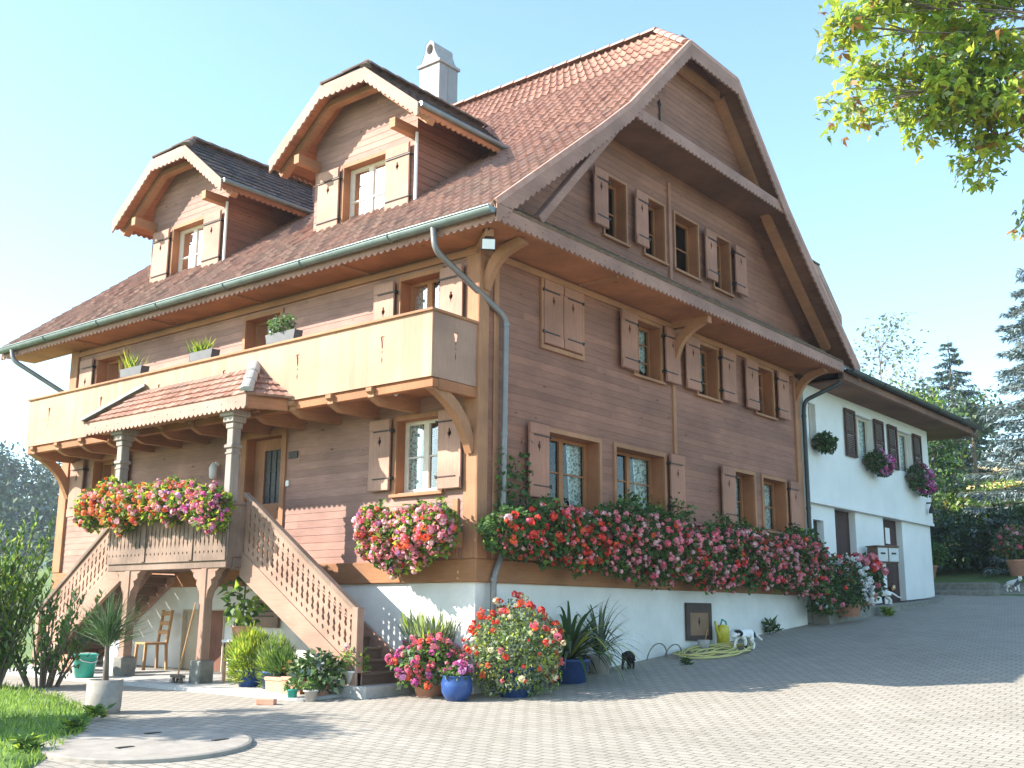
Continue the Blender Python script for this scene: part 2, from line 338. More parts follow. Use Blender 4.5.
def paving_mat():
    m,t,b=nt('concrete pavers')
    tc=nd(t,"ShaderNodeTexCoord"); mp=nd(t,"ShaderNodeMapping"); mp.inputs['Rotation'].default_value=(0,0,R(90)); t.links.new(tc.outputs['Object'],mp.inputs[0])
    nz=nd(t,"ShaderNodeTexNoise"); nz.inputs['Scale'].default_value=.8; t.links.new(mp.outputs[0],nz.inputs['Vector'])
    av=nd(t,"ShaderNodeMix",data_type='VECTOR'); av.inputs[0].default_value=.035; t.links.new(mp.outputs[0],av.inputs[4]); t.links.new(nz.outputs['Color'],av.inputs[5])
    br=nd(t,"ShaderNodeTexBrick"); br.inputs['Scale'].default_value=1; br.inputs['Mortar Size'].default_value=.012; br.inputs['Mortar Smooth'].default_value=.6
    br.inputs['Brick Width'].default_value=.205; br.inputs['Row Height'].default_value=.135; br.inputs['Bias'].default_value=0
    br.inputs['Color1'].default_value=(.325,.29,.245,1); br.inputs['Color2'].default_value=(.375,.337,.287,1); br.inputs['Mortar'].default_value=(.20,.18,.145,1)
    t.links.new(av.outputs[1],br.inputs['Vector'])
    n=nd(t,"ShaderNodeTexNoise"); n.inputs['Scale'].default_value=.55; n.inputs['Detail'].default_value=10; n.inputs['Roughness'].default_value=.7; t.links.new(tc.outputs['Object'],n.inputs['Vector'])
    s=ramp(t,n.outputs['Fac'],[(.27,(.70,.70,.66)),(.42,(.94,.935,.91)),(.54,(1.0,1.0,.99)),(.70,(1.1,1.09,1.07))])
    mx=nd(t,"ShaderNodeMix",data_type='RGBA',blend_type='MULTIPLY'); mx.inputs[0].default_value=1; t.links.new(br.outputs['Color'],mx.inputs[6]); t.links.new(s,mx.inputs[7])
    n2=nd(t,"ShaderNodeTexNoise"); n2.inputs['Scale'].default_value=60; n2.inputs['Detail'].default_value=3; t.links.new(tc.outputs['Object'],n2.inputs['Vector'])
    s2=ramp(t,n2.outputs['Fac'],[(.3,(.86,.86,.86)),(.7,(1.1,1.1,1.1))])
    m3=nd(t,"ShaderNodeMix",data_type='RGBA',blend_type='MULTIPLY'); m3.inputs[0].default_value=1; t.links.new(mx.outputs[2],m3.inputs[6]); t.links.new(s2,m3.inputs[7])
    n4=nd(t,"ShaderNodeTexNoise"); n4.inputs['Scale'].default_value=2.6; n4.inputs['Detail'].default_value=12; n4.inputs['Roughness'].default_value=.8; t.links.new(tc.outputs['Object'],n4.inputs['Vector'])
    s4=ramp(t,n4.outputs['Fac'],[(.60,(1,1,1)),(.70,(.72,.74,.62))]); m5=nd(t,"ShaderNodeMix",data_type='RGBA',blend_type='MULTIPLY'); m5.inputs[0].default_value=1
    t.links.new(m3.outputs[2],m5.inputs[6]); t.links.new(s4,m5.inputs[7])
    t.links.new(m5.outputs[2],b.inputs['Base Color']); b.inputs['Roughness'].default_value=.85
    bp=nd(t,"ShaderNodeBump"); bp.invert=True; bp.inputs['Strength'].default_value=.7; bp.inputs['Distance'].default_value=.012
    t.links.new(br.outputs['Fac'],bp.inputs['Height']); t.links.new(bp.outputs[0],b.inputs['Normal'])
    return m
M['paving']=paving_mat()
M['ground']=noise_mat('meadow ground',(.07,.12,.03),(.15,.20,.06),1.2,.95,.3,detail=12)
M['lawn']=noise_mat('lawn soil',(.09,.16,.035),(.14,.24,.05),9,.95,.4)
# terrain: one big graded sheet
def terrain():
    def axis(lo,hi,c0,c1,fine,growth=1.28):
        a=list(np.arange(c0,c1+1e-6,fine)); s=fine
        while a[-1]<hi: s*=growth; a.append(a[-1]+s)
        s=fine
        while a[0]>lo: s*=growth; a.insert(0,a[0]-s)
        return a
    X=axis(-500,700,-20,40,2.0); Y=axis(-500,700,-20,20,2.0)
    vs=[]; fs=[]
    for x in X:
        for y in Y:
            z=G(x,y)-.03
            d=max(0,-x-20)+max(0,-y-20); z-=.03*min(d,200)
            vs.append((x,y,z))
    n=len(Y)
    for i in range(len(X)-1):
        for j in range(n-1): fs.append((i*n+j,(i+1)*n+j,(i+1)*n+j+1,i*n+j+1))
    mb=MB(); mb.add(vs,fs,0,True); o=mb.build('ground',M['ground']); o['kind']='structure'
terrain()
sheet([(-24,-30),(23,-30),(23.6,-3),(23.0,-.9),(20.8,.4),(8,7),(-2.5,9.5),(-24,9.5)],1.0,.012,'paved_driveway',M['paving'])
LAWN=[(-3.3,9.6),(-24.1,9.6),(-24.1,-6),(-16,-4.6),(-9,-2),(-6.9,-.7),(-5.7,.65),(-4.57,2.23),(-3.73,4.5),(-3.35,6.36)]
sheet(LAWN,.6,.03,'lawn',M['lawn'])

# ------------------------------------------------------------------ the timber house
W_, L_ = 11.45, 11.75
CX = 6.18                                   # ridge line
PROF=[(-.72,7.43),(.88,8.70),(2.03,9.61),(2.98,10.4),(5.19,12.58)]     # front slope, eave to hip
def roofz(x):
    x=min(x,2*CX-x)
    if x>5.19: return 12.58+(x-5.19)*1.15
    return float(np.interp(x,[a for a,b in PROF],[b for a,b in PROF]))
house=thing('wooden_house','large brown timber farmhouse with steep red tiled roof, two front dormers and a long balcony','house',(0,0,.48),world_coords=True)
H=house

def wall(mb,P,u0,u1,z0,z1,holes=(),top=None,board=.125,lap=.006,m=0):
    us=sorted({u0,u1,*[h[i] for h in holes for i in (0,1) if u0<h[i]<u1],*([x for x in top['x'] if u0<x<u1] if top else [])})
    zs=[]; z=math.ceil(z0/board)*board
    zs=[z0]+[board*k for k in range(int(math.floor(z0/board))+1,int(math.ceil(z1/board))) if board*k>z0+1e-4]+[z1]
    for a,b in zip(us[:-1],us[1:]):
        for c,d in zip(zs[:-1],zs[1:]):
            segs=[(c,d)]
            for h in holes:
                if h[0]<=a+1e-6 and h[1]>=b-1e-6:
                    ns=[]
                    for p,q in segs:
                        if h[3]<=p or h[2]>=q: ns.append((p,q)); continue
                        if h[2]>p: ns.append((p,h[2]))
                        if h[3]<q: ns.append((h[3],q))
                    segs=ns
            for p,q in segs:
                fl=lambda zz: lap*(1-((zz/board)%1.0)) if abs((zz/board)%1.0)>1e-6 else None
                wp=lap*(1-(p-math.floor(p/board+1e-6)*board)/board); kq=(q-math.floor(p/board+1e-6)*board)/board; wq=lap*(1-kq)
                if top:
                    ta,tb=top['f'](a),top['f'](b)
                    if p>=max(ta,tb): continue
                    quad=[(a,p),(b,p),(b,q),(a,q)]; hgt=lambda pt: (ta+(tb-ta)*(pt[0]-a)/(b-a))-pt[1]
                    out=[]
                    for i in range(4):
                        A,B=quad[i],quad[(i+1)%4]; ha,hb=hgt(A),hgt(B)
                        if ha>=0: out.append(A)
                        if (ha>0)!=(hb>0) and abs(ha-hb)>1e-9:
                            t=ha/(ha-hb); out.append((A[0]+(B[0]-A[0])*t,A[1]+(B[1]-A[1])*t))
                    if len(out)>2: mb.add([P(x,wp+(wq-wp)*(z-p)/(q-p),z) for x,z in out],[tuple(range(len(out)))],m)
                    if p>=min(ta,tb): continue
                else:
                    mb.add([P(a,wp,p),P(b,wp,p),P(b,wq,q),P(a,wq,q)],[(0,1,2,3)],m)
                if abs(p/board-round(p/board))<1e-4: mb.add([P(a,wp,p),P(b,wp,p),P(b,0,p),P(a,0,p)],[(0,1,2,3)],m)

def spade(u,z,s=1.0):      # heart-and-stem cut-out of the shutters
    q=[(0,-.085),(.012,-.03),(.035,.0),(.038,.03),(.02,.05),(.012,.062),(.022,.08),(0,.10),(-.022,.08),(-.012,.062),(-.02,.05),(-.038,.03),(-.035,0),(-.012,-.03)]
    return [(u+a*s,z+b*s) for a,b in q]
def shutter(parent,P,u0,u1,z0,z1,mat,w=.075,hinge='r',name='shutter'):
    mb=MB(); e=.004; c=(u0+u1)/2
    mb.poly(P,[(u0,z0),(u1,z0),(u1,z1),(u0,z1)],[spade(c,z1-(z1-z0)*.32)],w,w+.028)
    for k in (1,2,3):                                       # plank joints: thin raised cover slips top and bottom
        pass
    mb.box(P,(u0+.005,w+.028,z0+.01),(u1-.005,w+.042,z0+.17)); mb.box(P,(u0+.005,w+.028,z1-.17),(u1-.005,w+.042,z1-.01))
    mb.box(P,(c-.075,w-.03,z1-(z1-z0)*.32-.13),(c+.075,w-.028,z1-(z1-z0)*.32+.14),1)
    o=mb.build(name,[mat,M['dark']],parent,.004)
    s=-1 if hinge=='l' else 1
    for zz in (z0+.19,z1-.19):
        h=MB()
        a=u1+.03 if hinge=='r' else u0-.03; b=a-s*(u1-u0)*.85
        h.box(P,(a,w+.029,zz-.008),(b,w+.044,zz+.008)); h.box(P,(a-.014,0,zz-.025),(a+.014,w+.05,zz+.025)); h.build('hinge',M['iron'],o)
    return o
def window(parent,P,u0,u1,z0,z1,depth=.28,bars=2,case=2,trim=.075,lace=1.0,name='window',sash='frame',door=False):
    mb=MB()
    # surround
    for a,b in (((u0-trim,.002,z0-.02),(u0,.035,z1+trim)),((u1,.002,z0-.02),(u1+trim,.035,z1+trim)),((u0,.002,z1),(u1,.033,z1+trim))): mb.box(P,a,b)
    # reveals
    t=.02
    mb.box(P,(u0-t,-depth-.05,z0-t),(u0,.001,z1+t),1); mb.box(P,(u1,-depth-.05,z0-t),(u1+t,.001,z1+t),1)
    mb.box(P,(u0,-depth-.05,z1),(u1,.001,z1+t),1); mb.box(P,(u0,-depth-.05,z0-t),(u1,.001,z0),1)
    # dark room behind
    d0,d1=-depth-.05,-depth-1.1
    a,b=u0-.2,u1+.2
    r=[P(a,d0,z0-.2),P(b,d0,z0-.2),P(b,d0,z1+.2),P(a,d0,z1+.2),P(a,d1,z0-.2),P(b,d1,z0-.2),P(b,d1,z1+.2),P(a,d1,z1+.2)]
    mb.add(r,[(4,5,6,7),(0,1,5,4),(1,2,6,5),(2,3,7,6),(3,0,4,7)],2)
    # sashes
    f=.055; wd=-depth
    n=case; cw=(u1-u0)/n
    for k in range(n):
        x0,x1=u0+k*cw,u0+(k+1)*cw
        for A,B in (((x0,wd,z0),(x0+f,wd+.05,z1)),((x1-f,wd,z0),(x1,wd+.05,z1)),((x0+f,wd,z1-f),(x1-f,wd+.05,z1)),((x0+f,wd,z0),(x1-f,wd+.05,z0+f*1.2))): mb.box(P,A,B,3)
        for i in range(1,bars):
            zz=z0+(z1-z0)*i/bars; mb.box(P,(x0+f,wd+.01,zz-.012),(x1-f,wd+.035,zz+.012),3)
    o=mb.build(name,[M['trim'],M['reveal'],M['dark'],M[sash]],parent)
    g=MB(); g.add([P(u0,wd+.012,z0),P(u1,wd+.012,z0),P(u1,wd+.012,z1),P(u0,wd+.012,z1)],[(0,1,2,3)]); g.build('pane',M['glass'],o)
    if lace:
        c=MB()
        for k in range(n):                                  # gathered lace drapes, drawn to the sides of each casement
            x0,x1=u0+k*cw,u0+(k+1)*cw; nn=26; vs=[]
            for i in range(nn+1):
                for j in range(9):
                    tz=j/8; zz=z1-(z1-z0)*tz*lace
                    side=.5+.5*(1 if k%2==0 else -1)*0
                    hang=.30+.16*math.sin(tz*math.pi*.9)
                    u=i/nn
                    uu=(u*.62*(1-.25*tz) if k%2==0 else 1-u*.62*(1-.25*tz))
                    vs.append(P(x0+(x1-x0)*uu,wd-.07+.018*math.sin(u*34),zz+ (.03*math.sin(u*40) if j==8 else 0)))
            fs=[(i*9+j,(i+1)*9+j,(i+1)*9+j+1,i*9+j+1) for i in range(nn) for j in range(8)]
            c.add(vs,fs,0,True)
        c.build('curtain',M['lace'],o)
    if not door:
        s=MB(); s.box(P,(u0-trim-.03,.0,z0-.07),(u1+trim+.03,.075,z0-.02)); s.build('sill',M['trimh'],o,.006)
    return o
def scallops(mb,P,u0,u1,ztop,zbot,w0,w1,pitch=.13,r=.05,m=0,pins=True,slope=0.0):
    n=max(1,int(round((u1-u0)/pitch))); p=(u1-u0)/n; q=[(u0,ztop),]
    pts=[]
    for k in range(n):
        a=u0+k*p
        for t in (0,.15,.32,.5,.68,.85): pts.append((a+p*t, zbot+r*(1-math.sin(math.pi*t))))
    pts.append((u1,zbot+r))
    outer=[(u0,ztop)]+pts+[(u1,ztop)]
    holes=[]
    if pins:
        for k in range(2,n-1,3):
            cx=u0+k*p; cz=(ztop+zbot)/2; holes.append([(cx-.012,cz),(cx,cz-.018),(cx+.012,cz),(cx,cz+.018)])
    mb.poly(P,outer,holes,w0,w1,m)

# base wall and base beam
mb=MB()
def plinth(P,u0,u1,holes=()):
    us=sorted({u0,u1,*[h[i] for h in holes for i in (0,1)]}); zs=sorted({-.3,2.06,*[h[i] for h in holes for i in (2,3)]})
    for a,b in zip(us[:-1],us[1:]):
        for c,d in zip(zs[:-1],zs[1:]):
            if any(h[0]<=a+1e-6 and h[1]>=b-1e-6 and h[2]<=c+1e-6 and h[3]>=d-1e-6 for h in holes): continue
            mb.add([P(a,-.02,c),P(b,-.02,c),P(b,-.02,d),P(a,-.02,d)],[(0,1,2,3)])
plinth(GAB,.02,W_); plinth(LEF,.02,L_,[(5.85,7.1,-.3,1.66)])
mb.box(ID,(.3,.3,1.9),(W_,L_,2.05))
mb.add([(W_,0,-.3),(W_,L_,-.3),(W_,L_,7.2),(W_,0,7.2)],[(0,1,2,3)]); mb.add([(0,L_,-.3),(W_,L_,-.3),(W_,L_,7.2),(0,L_,7.2)],[(0,1,2,3)])
mb.build('base_wall',M['plasterb'],H)
mb=MB(); mb.box(GAB,(-.05,-.1,2.06),(W_,.05,2.40)); mb.build('base_beam',M['beamw'],H,.012)
mb=MB(); mb.box(LEF,(-.047,-.1,2.062),(L_,.047,2.397)); mb.build('base_beam',M['beamw'],H,.012)

# windows: (u0,u1,z0,z1)
GW=[(1.72,3.19,3.33,4.50),(3.72,5.34,3.45,4.50),(8.08,9.02,3.42,4.53),(9.45,10.56,3.42,4.53)]
GM=[(4.40,5.30,5.95,6.98),(6.72,7.55,5.95,6.98),(9.29,10.13,5.95,6.98)]
GA=[(3.45,4.16,8.37,9.52),(4.82,5.55,8.37,9.52),(5.97,6.88,8.37,9.52),(7.55,8.28,8.37,9.52)]
LW=[(.74,1.66,3.45,4.60),(9.72,10.52,3.45,4.68)]
LU=[(.80,1.66,5.3,6.92),(4.70,5.68,5.05,6.92),(9.65,10.72,5.3,6.88)]
DOOR=(4.47,5.45,2.42,4.66)
mb=MB()
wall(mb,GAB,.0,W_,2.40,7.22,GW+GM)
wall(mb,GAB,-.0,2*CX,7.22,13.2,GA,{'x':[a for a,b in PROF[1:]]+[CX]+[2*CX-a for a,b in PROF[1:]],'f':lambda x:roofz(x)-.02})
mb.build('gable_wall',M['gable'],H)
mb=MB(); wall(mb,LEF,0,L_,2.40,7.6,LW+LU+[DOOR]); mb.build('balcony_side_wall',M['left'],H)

for w in GW: window(H,GAB,*w,depth=.30,bars=2,case=2)
for w in GM: window(H,GAB,*w,depth=.26,bars=3,case=2,lace=.8)
for w in GA: window(H,GAB,*w,depth=.24,bars=2,case=1,lace=0,trim=.05)
window(H,LEF,*LW[0],depth=.22,bars=2,case=2,sash='framew'); window(H,LEF,*LW[1],depth=.22,bars=2,case=2)
for w in LU: window(H,LEF,*w,depth=.25,bars=3,case=2,sash='frame',door=True)
sh=M['shutter']; sl=M['shutterl']
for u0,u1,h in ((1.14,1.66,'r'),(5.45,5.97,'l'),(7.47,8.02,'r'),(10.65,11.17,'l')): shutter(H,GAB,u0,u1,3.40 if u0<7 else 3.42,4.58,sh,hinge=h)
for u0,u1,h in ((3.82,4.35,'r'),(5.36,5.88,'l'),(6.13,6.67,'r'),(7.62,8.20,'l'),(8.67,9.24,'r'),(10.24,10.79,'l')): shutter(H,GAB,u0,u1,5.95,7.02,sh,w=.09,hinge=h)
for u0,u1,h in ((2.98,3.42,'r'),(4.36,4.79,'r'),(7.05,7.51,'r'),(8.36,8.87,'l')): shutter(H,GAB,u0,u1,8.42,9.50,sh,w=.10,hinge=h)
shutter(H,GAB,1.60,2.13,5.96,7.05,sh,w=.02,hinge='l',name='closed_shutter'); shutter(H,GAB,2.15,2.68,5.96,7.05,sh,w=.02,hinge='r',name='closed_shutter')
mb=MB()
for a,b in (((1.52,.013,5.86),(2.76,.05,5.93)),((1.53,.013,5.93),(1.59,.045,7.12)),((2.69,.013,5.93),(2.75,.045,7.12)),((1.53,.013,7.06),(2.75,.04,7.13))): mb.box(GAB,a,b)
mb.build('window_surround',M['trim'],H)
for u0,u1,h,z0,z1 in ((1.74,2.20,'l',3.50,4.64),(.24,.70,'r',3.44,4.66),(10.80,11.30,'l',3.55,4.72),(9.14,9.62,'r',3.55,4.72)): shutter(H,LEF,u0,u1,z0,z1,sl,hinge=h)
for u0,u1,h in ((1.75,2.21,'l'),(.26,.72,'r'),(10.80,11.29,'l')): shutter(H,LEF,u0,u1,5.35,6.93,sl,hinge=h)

# corner posts, trim posts
for a,b,P in (((-.03,-.05,2.40),(.24,.04,7.2),LEF),((-.035,-.04,2.40),(.20,.045,7.2),GAB),((.34,.0,2.40),(.46,.035,7.2),GAB),((11.22,-.02,2.40),(11.47,.06,7.2),GAB),((11.47,-.02,2.40),(11.78,.06,7.2),LEF),((.33,.0,2.40),(.45,.035,3.3),LEF)):
    mb=MB(); mb.box(P,a,b); mb.build('corner_post',M['trim'],H,.012)
mb=MB(); mb.box(GAB,(5.72,.0,4.6),(5.82,.04,5.95)); mb.build('trim_post',M['trim'],H,.006)
mb=MB(); mb.box(GAB,(5.71,.0,7.75),(5.81,.045,10.1)); mb.build('trim_post',M['shutter'],H,.006)
mb=MB(); mb.box(GAB,(-.0,.0,7.05),(11.45,.06,7.15)); mb.box(LEF,(0,.0,7.05),(11.75,.055,7.15)); mb.build('soffit_rail',M['trimh'],H)

# door
mb=MB(); P=LEF; u0,u1,z0,z1=DOOR; dp=.22
for a,b in (((u0-.12,.0,z0),(u0,.04,z1+.12)),((u1,.0,z0),(u1+.12,.04,z1+.12)),((u0,.0,z1),(u1,.038,z1+.12))): mb.box(P,a,b)
mb.box(P,(u0-.02,-dp-.05,z0),(u0,.001,z1),1); mb.box(P,(u1,-dp-.05,z0),(u1+.02,.001,z1),1); mb.box(P,(u0,-dp-.05,z1),(u1,.001,z1+.02),1); mb.box(P,(u0,-dp-.2,z0-.03),(u1,.001,z0),1)
r=[P(a,d,z) for d in (-dp-.06,-dp-1.0) for a,z in ((u0-.1,z0-.1),(u1+.1,z0-.1),(u1+.1,z1+.1),(u0-.1,z1+.1))]
mb.add(r,[(4,5,6,7),(0,1,5,4),(1,2,6,5),(2,3,7,6),(3,0,4,7)],2)
dg=[(u0+.26,3.50),(u0+.70,3.50),(u0+.70,4.45),(u0+.26,4.45)]
mb.poly(P,[(u0,z0+.01),(u1-.005,z0+.01),(u1-.005,z1-.005),(u0,z1-.005)],[dg],-dp,-dp+.05,3)
mb.box(P,(u0+.12,-dp+.05,2.62),(u1-.12,-dp+.065,3.25),3)
door=mb.build('front_door',[M['trim'],M['reveal'],M['dark'],M['trim']],H)
g=MB(); g.add([P(u0+.25,-dp+.02,3.48),P(u0+.72,-dp+.02,3.48),P(u0+.72,-dp+.02,4.47),P(u0+.25,-dp+.02,4.47)],[(0,1,2,3)]); g.build('door_glass',noise_mat('dim leaded glass',(.015,.017,.02),(.04,.045,.05),14,.35,.2,spec=.25),door)
g=MB(); 
for zz in (3.62,3.85,4.08,4.28): g.box(P,(u0+.26,-dp+.022,zz-.008),(u0+.70,-dp+.035,zz+.008))
for uu in (u0+.40,u0+.55): g.box(P,(uu-.008,-dp+.023,3.50),(uu+.008,-dp+.036,4.45))
g.build('door_grille',M['iron'],door)
g=MB(); g.tube([P(u0+.09,-dp+.05,3.38),P(u0+.09,-dp+.11,3.38),P(u0+.22,-dp+.11,3.38)],.012,6); g.build('handle',M['iron'],door)
mb=MB(); mb.box(LEF,(4.05,.012,4.22),(4.28,.03,4.34)); mb.build('name_plate',M['iron'],H)
mb=MB(); mb.box(LEF,(4.24,.012,3.74),(4.31,.04,3.84)); mb.build('door_bell',M['white'],H)
mb=MB(); mb.tube([LEF(6.28,.0,4.28),LEF(6.28,.08,4.28)],.04,8); mb.lathe(LEF(6.28,.12,4.0),[(.02,0),(.065,.03),(.075,.2),(.05,.26),(.02,.3)],10); mb.build('wall_lamp',M['white'],H)

# cellar door and hatch in the base wall
mb=MB(); P=LEF
mb.box(P,(5.85,-.3,.3),(5.87,.0,1.66),1); mb.box(P,(7.08,-.3,.3),(7.1,.0,1.66),1); mb.box(P,(5.87,-.3,1.64),(7.08,0,1.66),1)
mb.box(P,(5.87,-.24,.3),(6.75,-.19,1.64),0); mb.box(P,(6.72,-.12,.3),(7.08,-.08,1.64),1); mb.build('cellar_door',[wood('red brown cellar door',(.22,.10,.07),'z',.3),noise_mat('beige board',(.50,.42,.31),(.58,.49,.37),4,.8,.05)],H)
shutter(H,LEF,4.33,4.98,1.36,1.82,M['porchw'],w=.0,name='cellar_shutter')
mb=MB(); mb.poly(GAB,[(6.02,1.15),(6.98,1.15),(6.98,1.84),(6.02,1.84)],[[(6.15,1.24),(6.86,1.24),(6.86,1.66),(6.15,1.66)]],-.01,.03); f=mb.build('cellar_hatch',wood('dark hatch frame',(.085,.06,.05),'z',.3),H)
mb=MB(); mb.poly(GAB,[(6.15,1.24),(6.86,1.24),(6.86,1.66),(6.15,1.66)],[spade(6.5,1.47,1.1)],0,.022); mb.box(GAB,(6.4,-.012,1.35),(6.6,-.01,1.6),1); mb.build('hatch_shutter',[wood('hatch boards',(.28,.17,.10),'z',.3),M['dark']],f)

# ---------------- main roof
def tiles(mb,S,nu,nv,amp=.018,lift=.035,m=0,u_off=0,v_off=0,sub=4,under=.0):
    """rows of interlocking tiles over a patch S(u,v)->(point,normal): rolled profile across, stepped overlap down"""
    wave={4:[1,.30,0,.05],6:[1,.55,.06,0,.03,.35]}.get(sub,[0]*sub)
    NU=nu*sub
    for r in range(nv):
        va,vb=r/nv,(r+1)/nv; vs=[]; jit=rng.normal(0,.004,nu+1)
        for i in range(NU+1):
            u=i/NU; w=wave[i%sub]*amp; j=jit[min(i//sub,nu-1)]
            p,n=S(u,max(0,va-.012/1)); vs.append(Vector(p)+Vector(n)*(lift+w+j))
            p,n=S(u,vb); vs.append(Vector(p)+Vector(n)*(w*.96))
            p,n=S(u,max(0,va-.012)); vs.append(Vector(p)+Vector(n)*(w*.4-.012))
        fs=[];uv=[]
        for i in range(NU):
            cell=(u_off+i//sub+.5,v_off+r+.5)
            fs.append((i*3,(i+1)*3,(i+1)*3+1,i*3+1)); uv.append(cell)
            fs.append((i*3+2,(i+1)*3+2,(i+1)*3,i*3)); uv.append(cell)
        mb.add(vs,fs,m,False,uv)
def polyslope(P0,P1):
    """S over polylines P0 (u=0) and P1 (u=1), both eave to top"""
    P0=[Vector(p) for p in P0]; P1=[Vector(p) for p in P1]
    ln=[0]
    for a,b in zip(P0[:-1],P0[1:]): ln.append(ln[-1]+(b-a).length)
    def S(u,v):
        s=v*ln[-1]; k=0
        while k<len(ln)-2 and s>ln[k+1]: k+=1
        t=(s-ln[k])/(ln[k+1]-ln[k]); a=P0[k].lerp(P0[k+1],t); b=P1[k].lerp(P1[k+1],t)
        n=((P1[k]-P0[k]) if (P1[k]-P0[k]).length>1e-4 else (b-a)).cross(P0[k+1]-P0[k]).normalized()
        if n.z<0: n=-n
        return a.lerp(b,u),n
    return S
Y0,Y1=-.90,13.6; HZ=12.58; HX=5.19; RZ=13.72; RY0,RY1=.40,12.3
mb=MB()
front0=[(x,Y0,z) for x,z in PROF]; front1=[(x,Y1,z) for x,z in PROF]
tiles(mb,polyslope(front0,front1),72,26,.045,.020,sub=6)
tiles(mb,polyslope([(HX,Y0,HZ),(CX,RY0,RZ)],[(HX,Y1,HZ),(CX,RY1,RZ)]),72,4,.045,.020,v_off=30,sub=6)
mir=lambda pts:[(2*CX-x,y,z) for x,y,z in pts]
tiles(mb,polyslope(mir(front1),mir(front0)),48,16,v_off=40)
tiles(mb,polyslope(mir([(HX,Y1,HZ),(CX,RY1,RZ)]),mir([(HX,Y0,HZ),(CX,RY0,RZ)])),40,4,v_off=60)
tiles(mb,polyslope([(HX,Y0,HZ),(CX-.01,RY0,RZ)],[(2*CX-HX,Y0,HZ),(CX+.01,RY0,RZ)]),10,5,v_off=70)
tiles(mb,polyslope([(2*CX-HX,Y1,HZ),(CX+.01,RY1,RZ)],[(HX,Y1,HZ),(CX-.01,RY1,RZ)]),10,5,v_off=80)
roof=mb.build('roof',M['tile'],H)
# underside boarding of the roof (also keeps the attic dark)
mb=MB(); th=.09
def under(pts0,pts1):
    for (a,b),(c,d) in zip(zip(pts0[:-1],pts0[1:]),zip(pts1[:-1],pts1[1:])):
        A=[Vector(q)-Vector((0,0,th)) for q in (a,b,d,c)]; mb.add(A,[(0,1,2,3)])
ins=lambda p,dy:[(x,y+dy,z) for x,y,z in p]
under(ins(front0,.03),ins(front1,-.03)); under(mir(ins(front0,.03)),mir(ins(front1,-.03)))
under([(HX,Y0+.03,HZ),(CX,RY0,RZ)],[(HX,Y1-.03,HZ),(CX,RY1,RZ)]); under(mir([(HX,Y0+.03,HZ),(CX,RY0,RZ)]),mir([(HX,Y1-.03,HZ),(CX,RY1,RZ)]))
mb.add([(HX,Y0+.03,HZ-th),(2*CX-HX,Y0+.03,HZ-th),(CX,RY0,RZ-th)],[(0,1,2)]); mb.add([(HX,Y1-.03,HZ-th),(2*CX-HX,Y1-.03,HZ-th),(CX,RY1,RZ-th)],[(0,1,2)])
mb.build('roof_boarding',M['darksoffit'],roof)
# ridge and hip caps
def caps(mb,a,b,r=.13,step=.38):
    a=Vector(a);b=Vector(b);d=b-a;n=max(1,int(d.length/step));dn=d.normalized();sd=dn.cross(Vector((0,0,1))).normalized();up=sd.cross(dn)
    for k in range(n):
        p=a+d*(k/n); q=a+d*((k+1.12)/n); vs=[]
        for e,(pt,rr) in enumerate(((p,r*1.12),(q,r*.94))):
            for i in range(9):
                t=math.pi*(i/8); vs.append(pt+sd*(rr*math.cos(t))+up*(rr*math.sin(t)*.75-.02))
        mb.add(vs,[(i,i+1,9+i+1,9+i) for i in range(8)]+[tuple(range(9))],0,False)
mb=MB(); caps(mb,(CX,RY0,RZ+.05),(CX,RY1,RZ+.05)); caps(mb,(HX,Y0+.05,HZ+.06),(CX,RY0,RZ+.06),.11); caps(mb,(2*CX-HX,Y0+.05,HZ+.06),(CX,RY0,RZ+.06),.11); mb.build('ridge_tiles',M['ridge'],roof)
# barge boards (scalloped lower edge) along both gables
def barge(name,pts,drop=.30,thick=.04,pitch=.16,sign=1,parent=roof,P=None,mat='fascia'):
    mb=MB(); up=[Vector((x,0,z)) for x,z in pts]
    lower=[];upper=[]
    for i,(a,b) in enumerate(zip(up[:-1],up[1:])):
        n=max(1,int((b-a).length/pitch))
        for k in range(n):
            for t in (0,.2,.5,.8):
                s=(k+t)/n; p=a.lerp(b,s); upper.append((p.x,p.z+.03)); lower.append((p.x,p.z-drop+.05*(1-math.sin(math.pi*t))))
    upper.append((up[-1].x,up[-1].z+.03)); lower.append((up[-1].x,up[-1].z-drop))
    mb.poly(P,upper+lower[::-1],[],0,thick)
    return mb.build(name,M[mat],parent)
gpts=[*PROF,(2*CX-HX,HZ),*[(2*CX-x,z) for x,z in PROF[::-1][1:]]]
barge('barge_board',gpts,P=lambda u,w,z:(u,Y0-w,z)); barge('barge_board',gpts,P=lambda u,w,z:(u,Y1+w,z))
# tile verge edge strip
mb=MB()
for (a,b) in zip(gpts[:-1],gpts[1:]): mb.beam((a[0],Y0-.02,a[1]+.045),(b[0],Y0-.02,b[1]+.045),.09,.05,up=(0,1,0))
mb.build('verge_trim',M['ridge'],roof)
# flying rafters inside the gable overhang
for s in (1,-1):
    q=[(x if s>0 else 2*CX-x, z) for x,z in [(.15,8.11)]+PROF[1:]]
    for (a,b) in zip(q[:-1],q[1:]):
        mb=MB(); mb.beam((a[0],-.47,a[1]-.24),(b[0],-.47,b[1]-.24),.13,.2,up=(0,1,0)); mb.build('rafter',M['trimh'],roof)
mb=MB(); mb.beam((HX+.05,-.47,HZ-.2),(2*CX-HX-.05,-.47,HZ-.2),.13,.18); mb.build('rafter',M['trimh'],roof)
# diagonal strut in front of the attic
mb=MB(); mb.beam((.42,-.80,7.54),(2.72,-.80,9.98),.14,.16,up=(0,1,0)); mb.build('gable_strut',M['fascia'],H,.01)
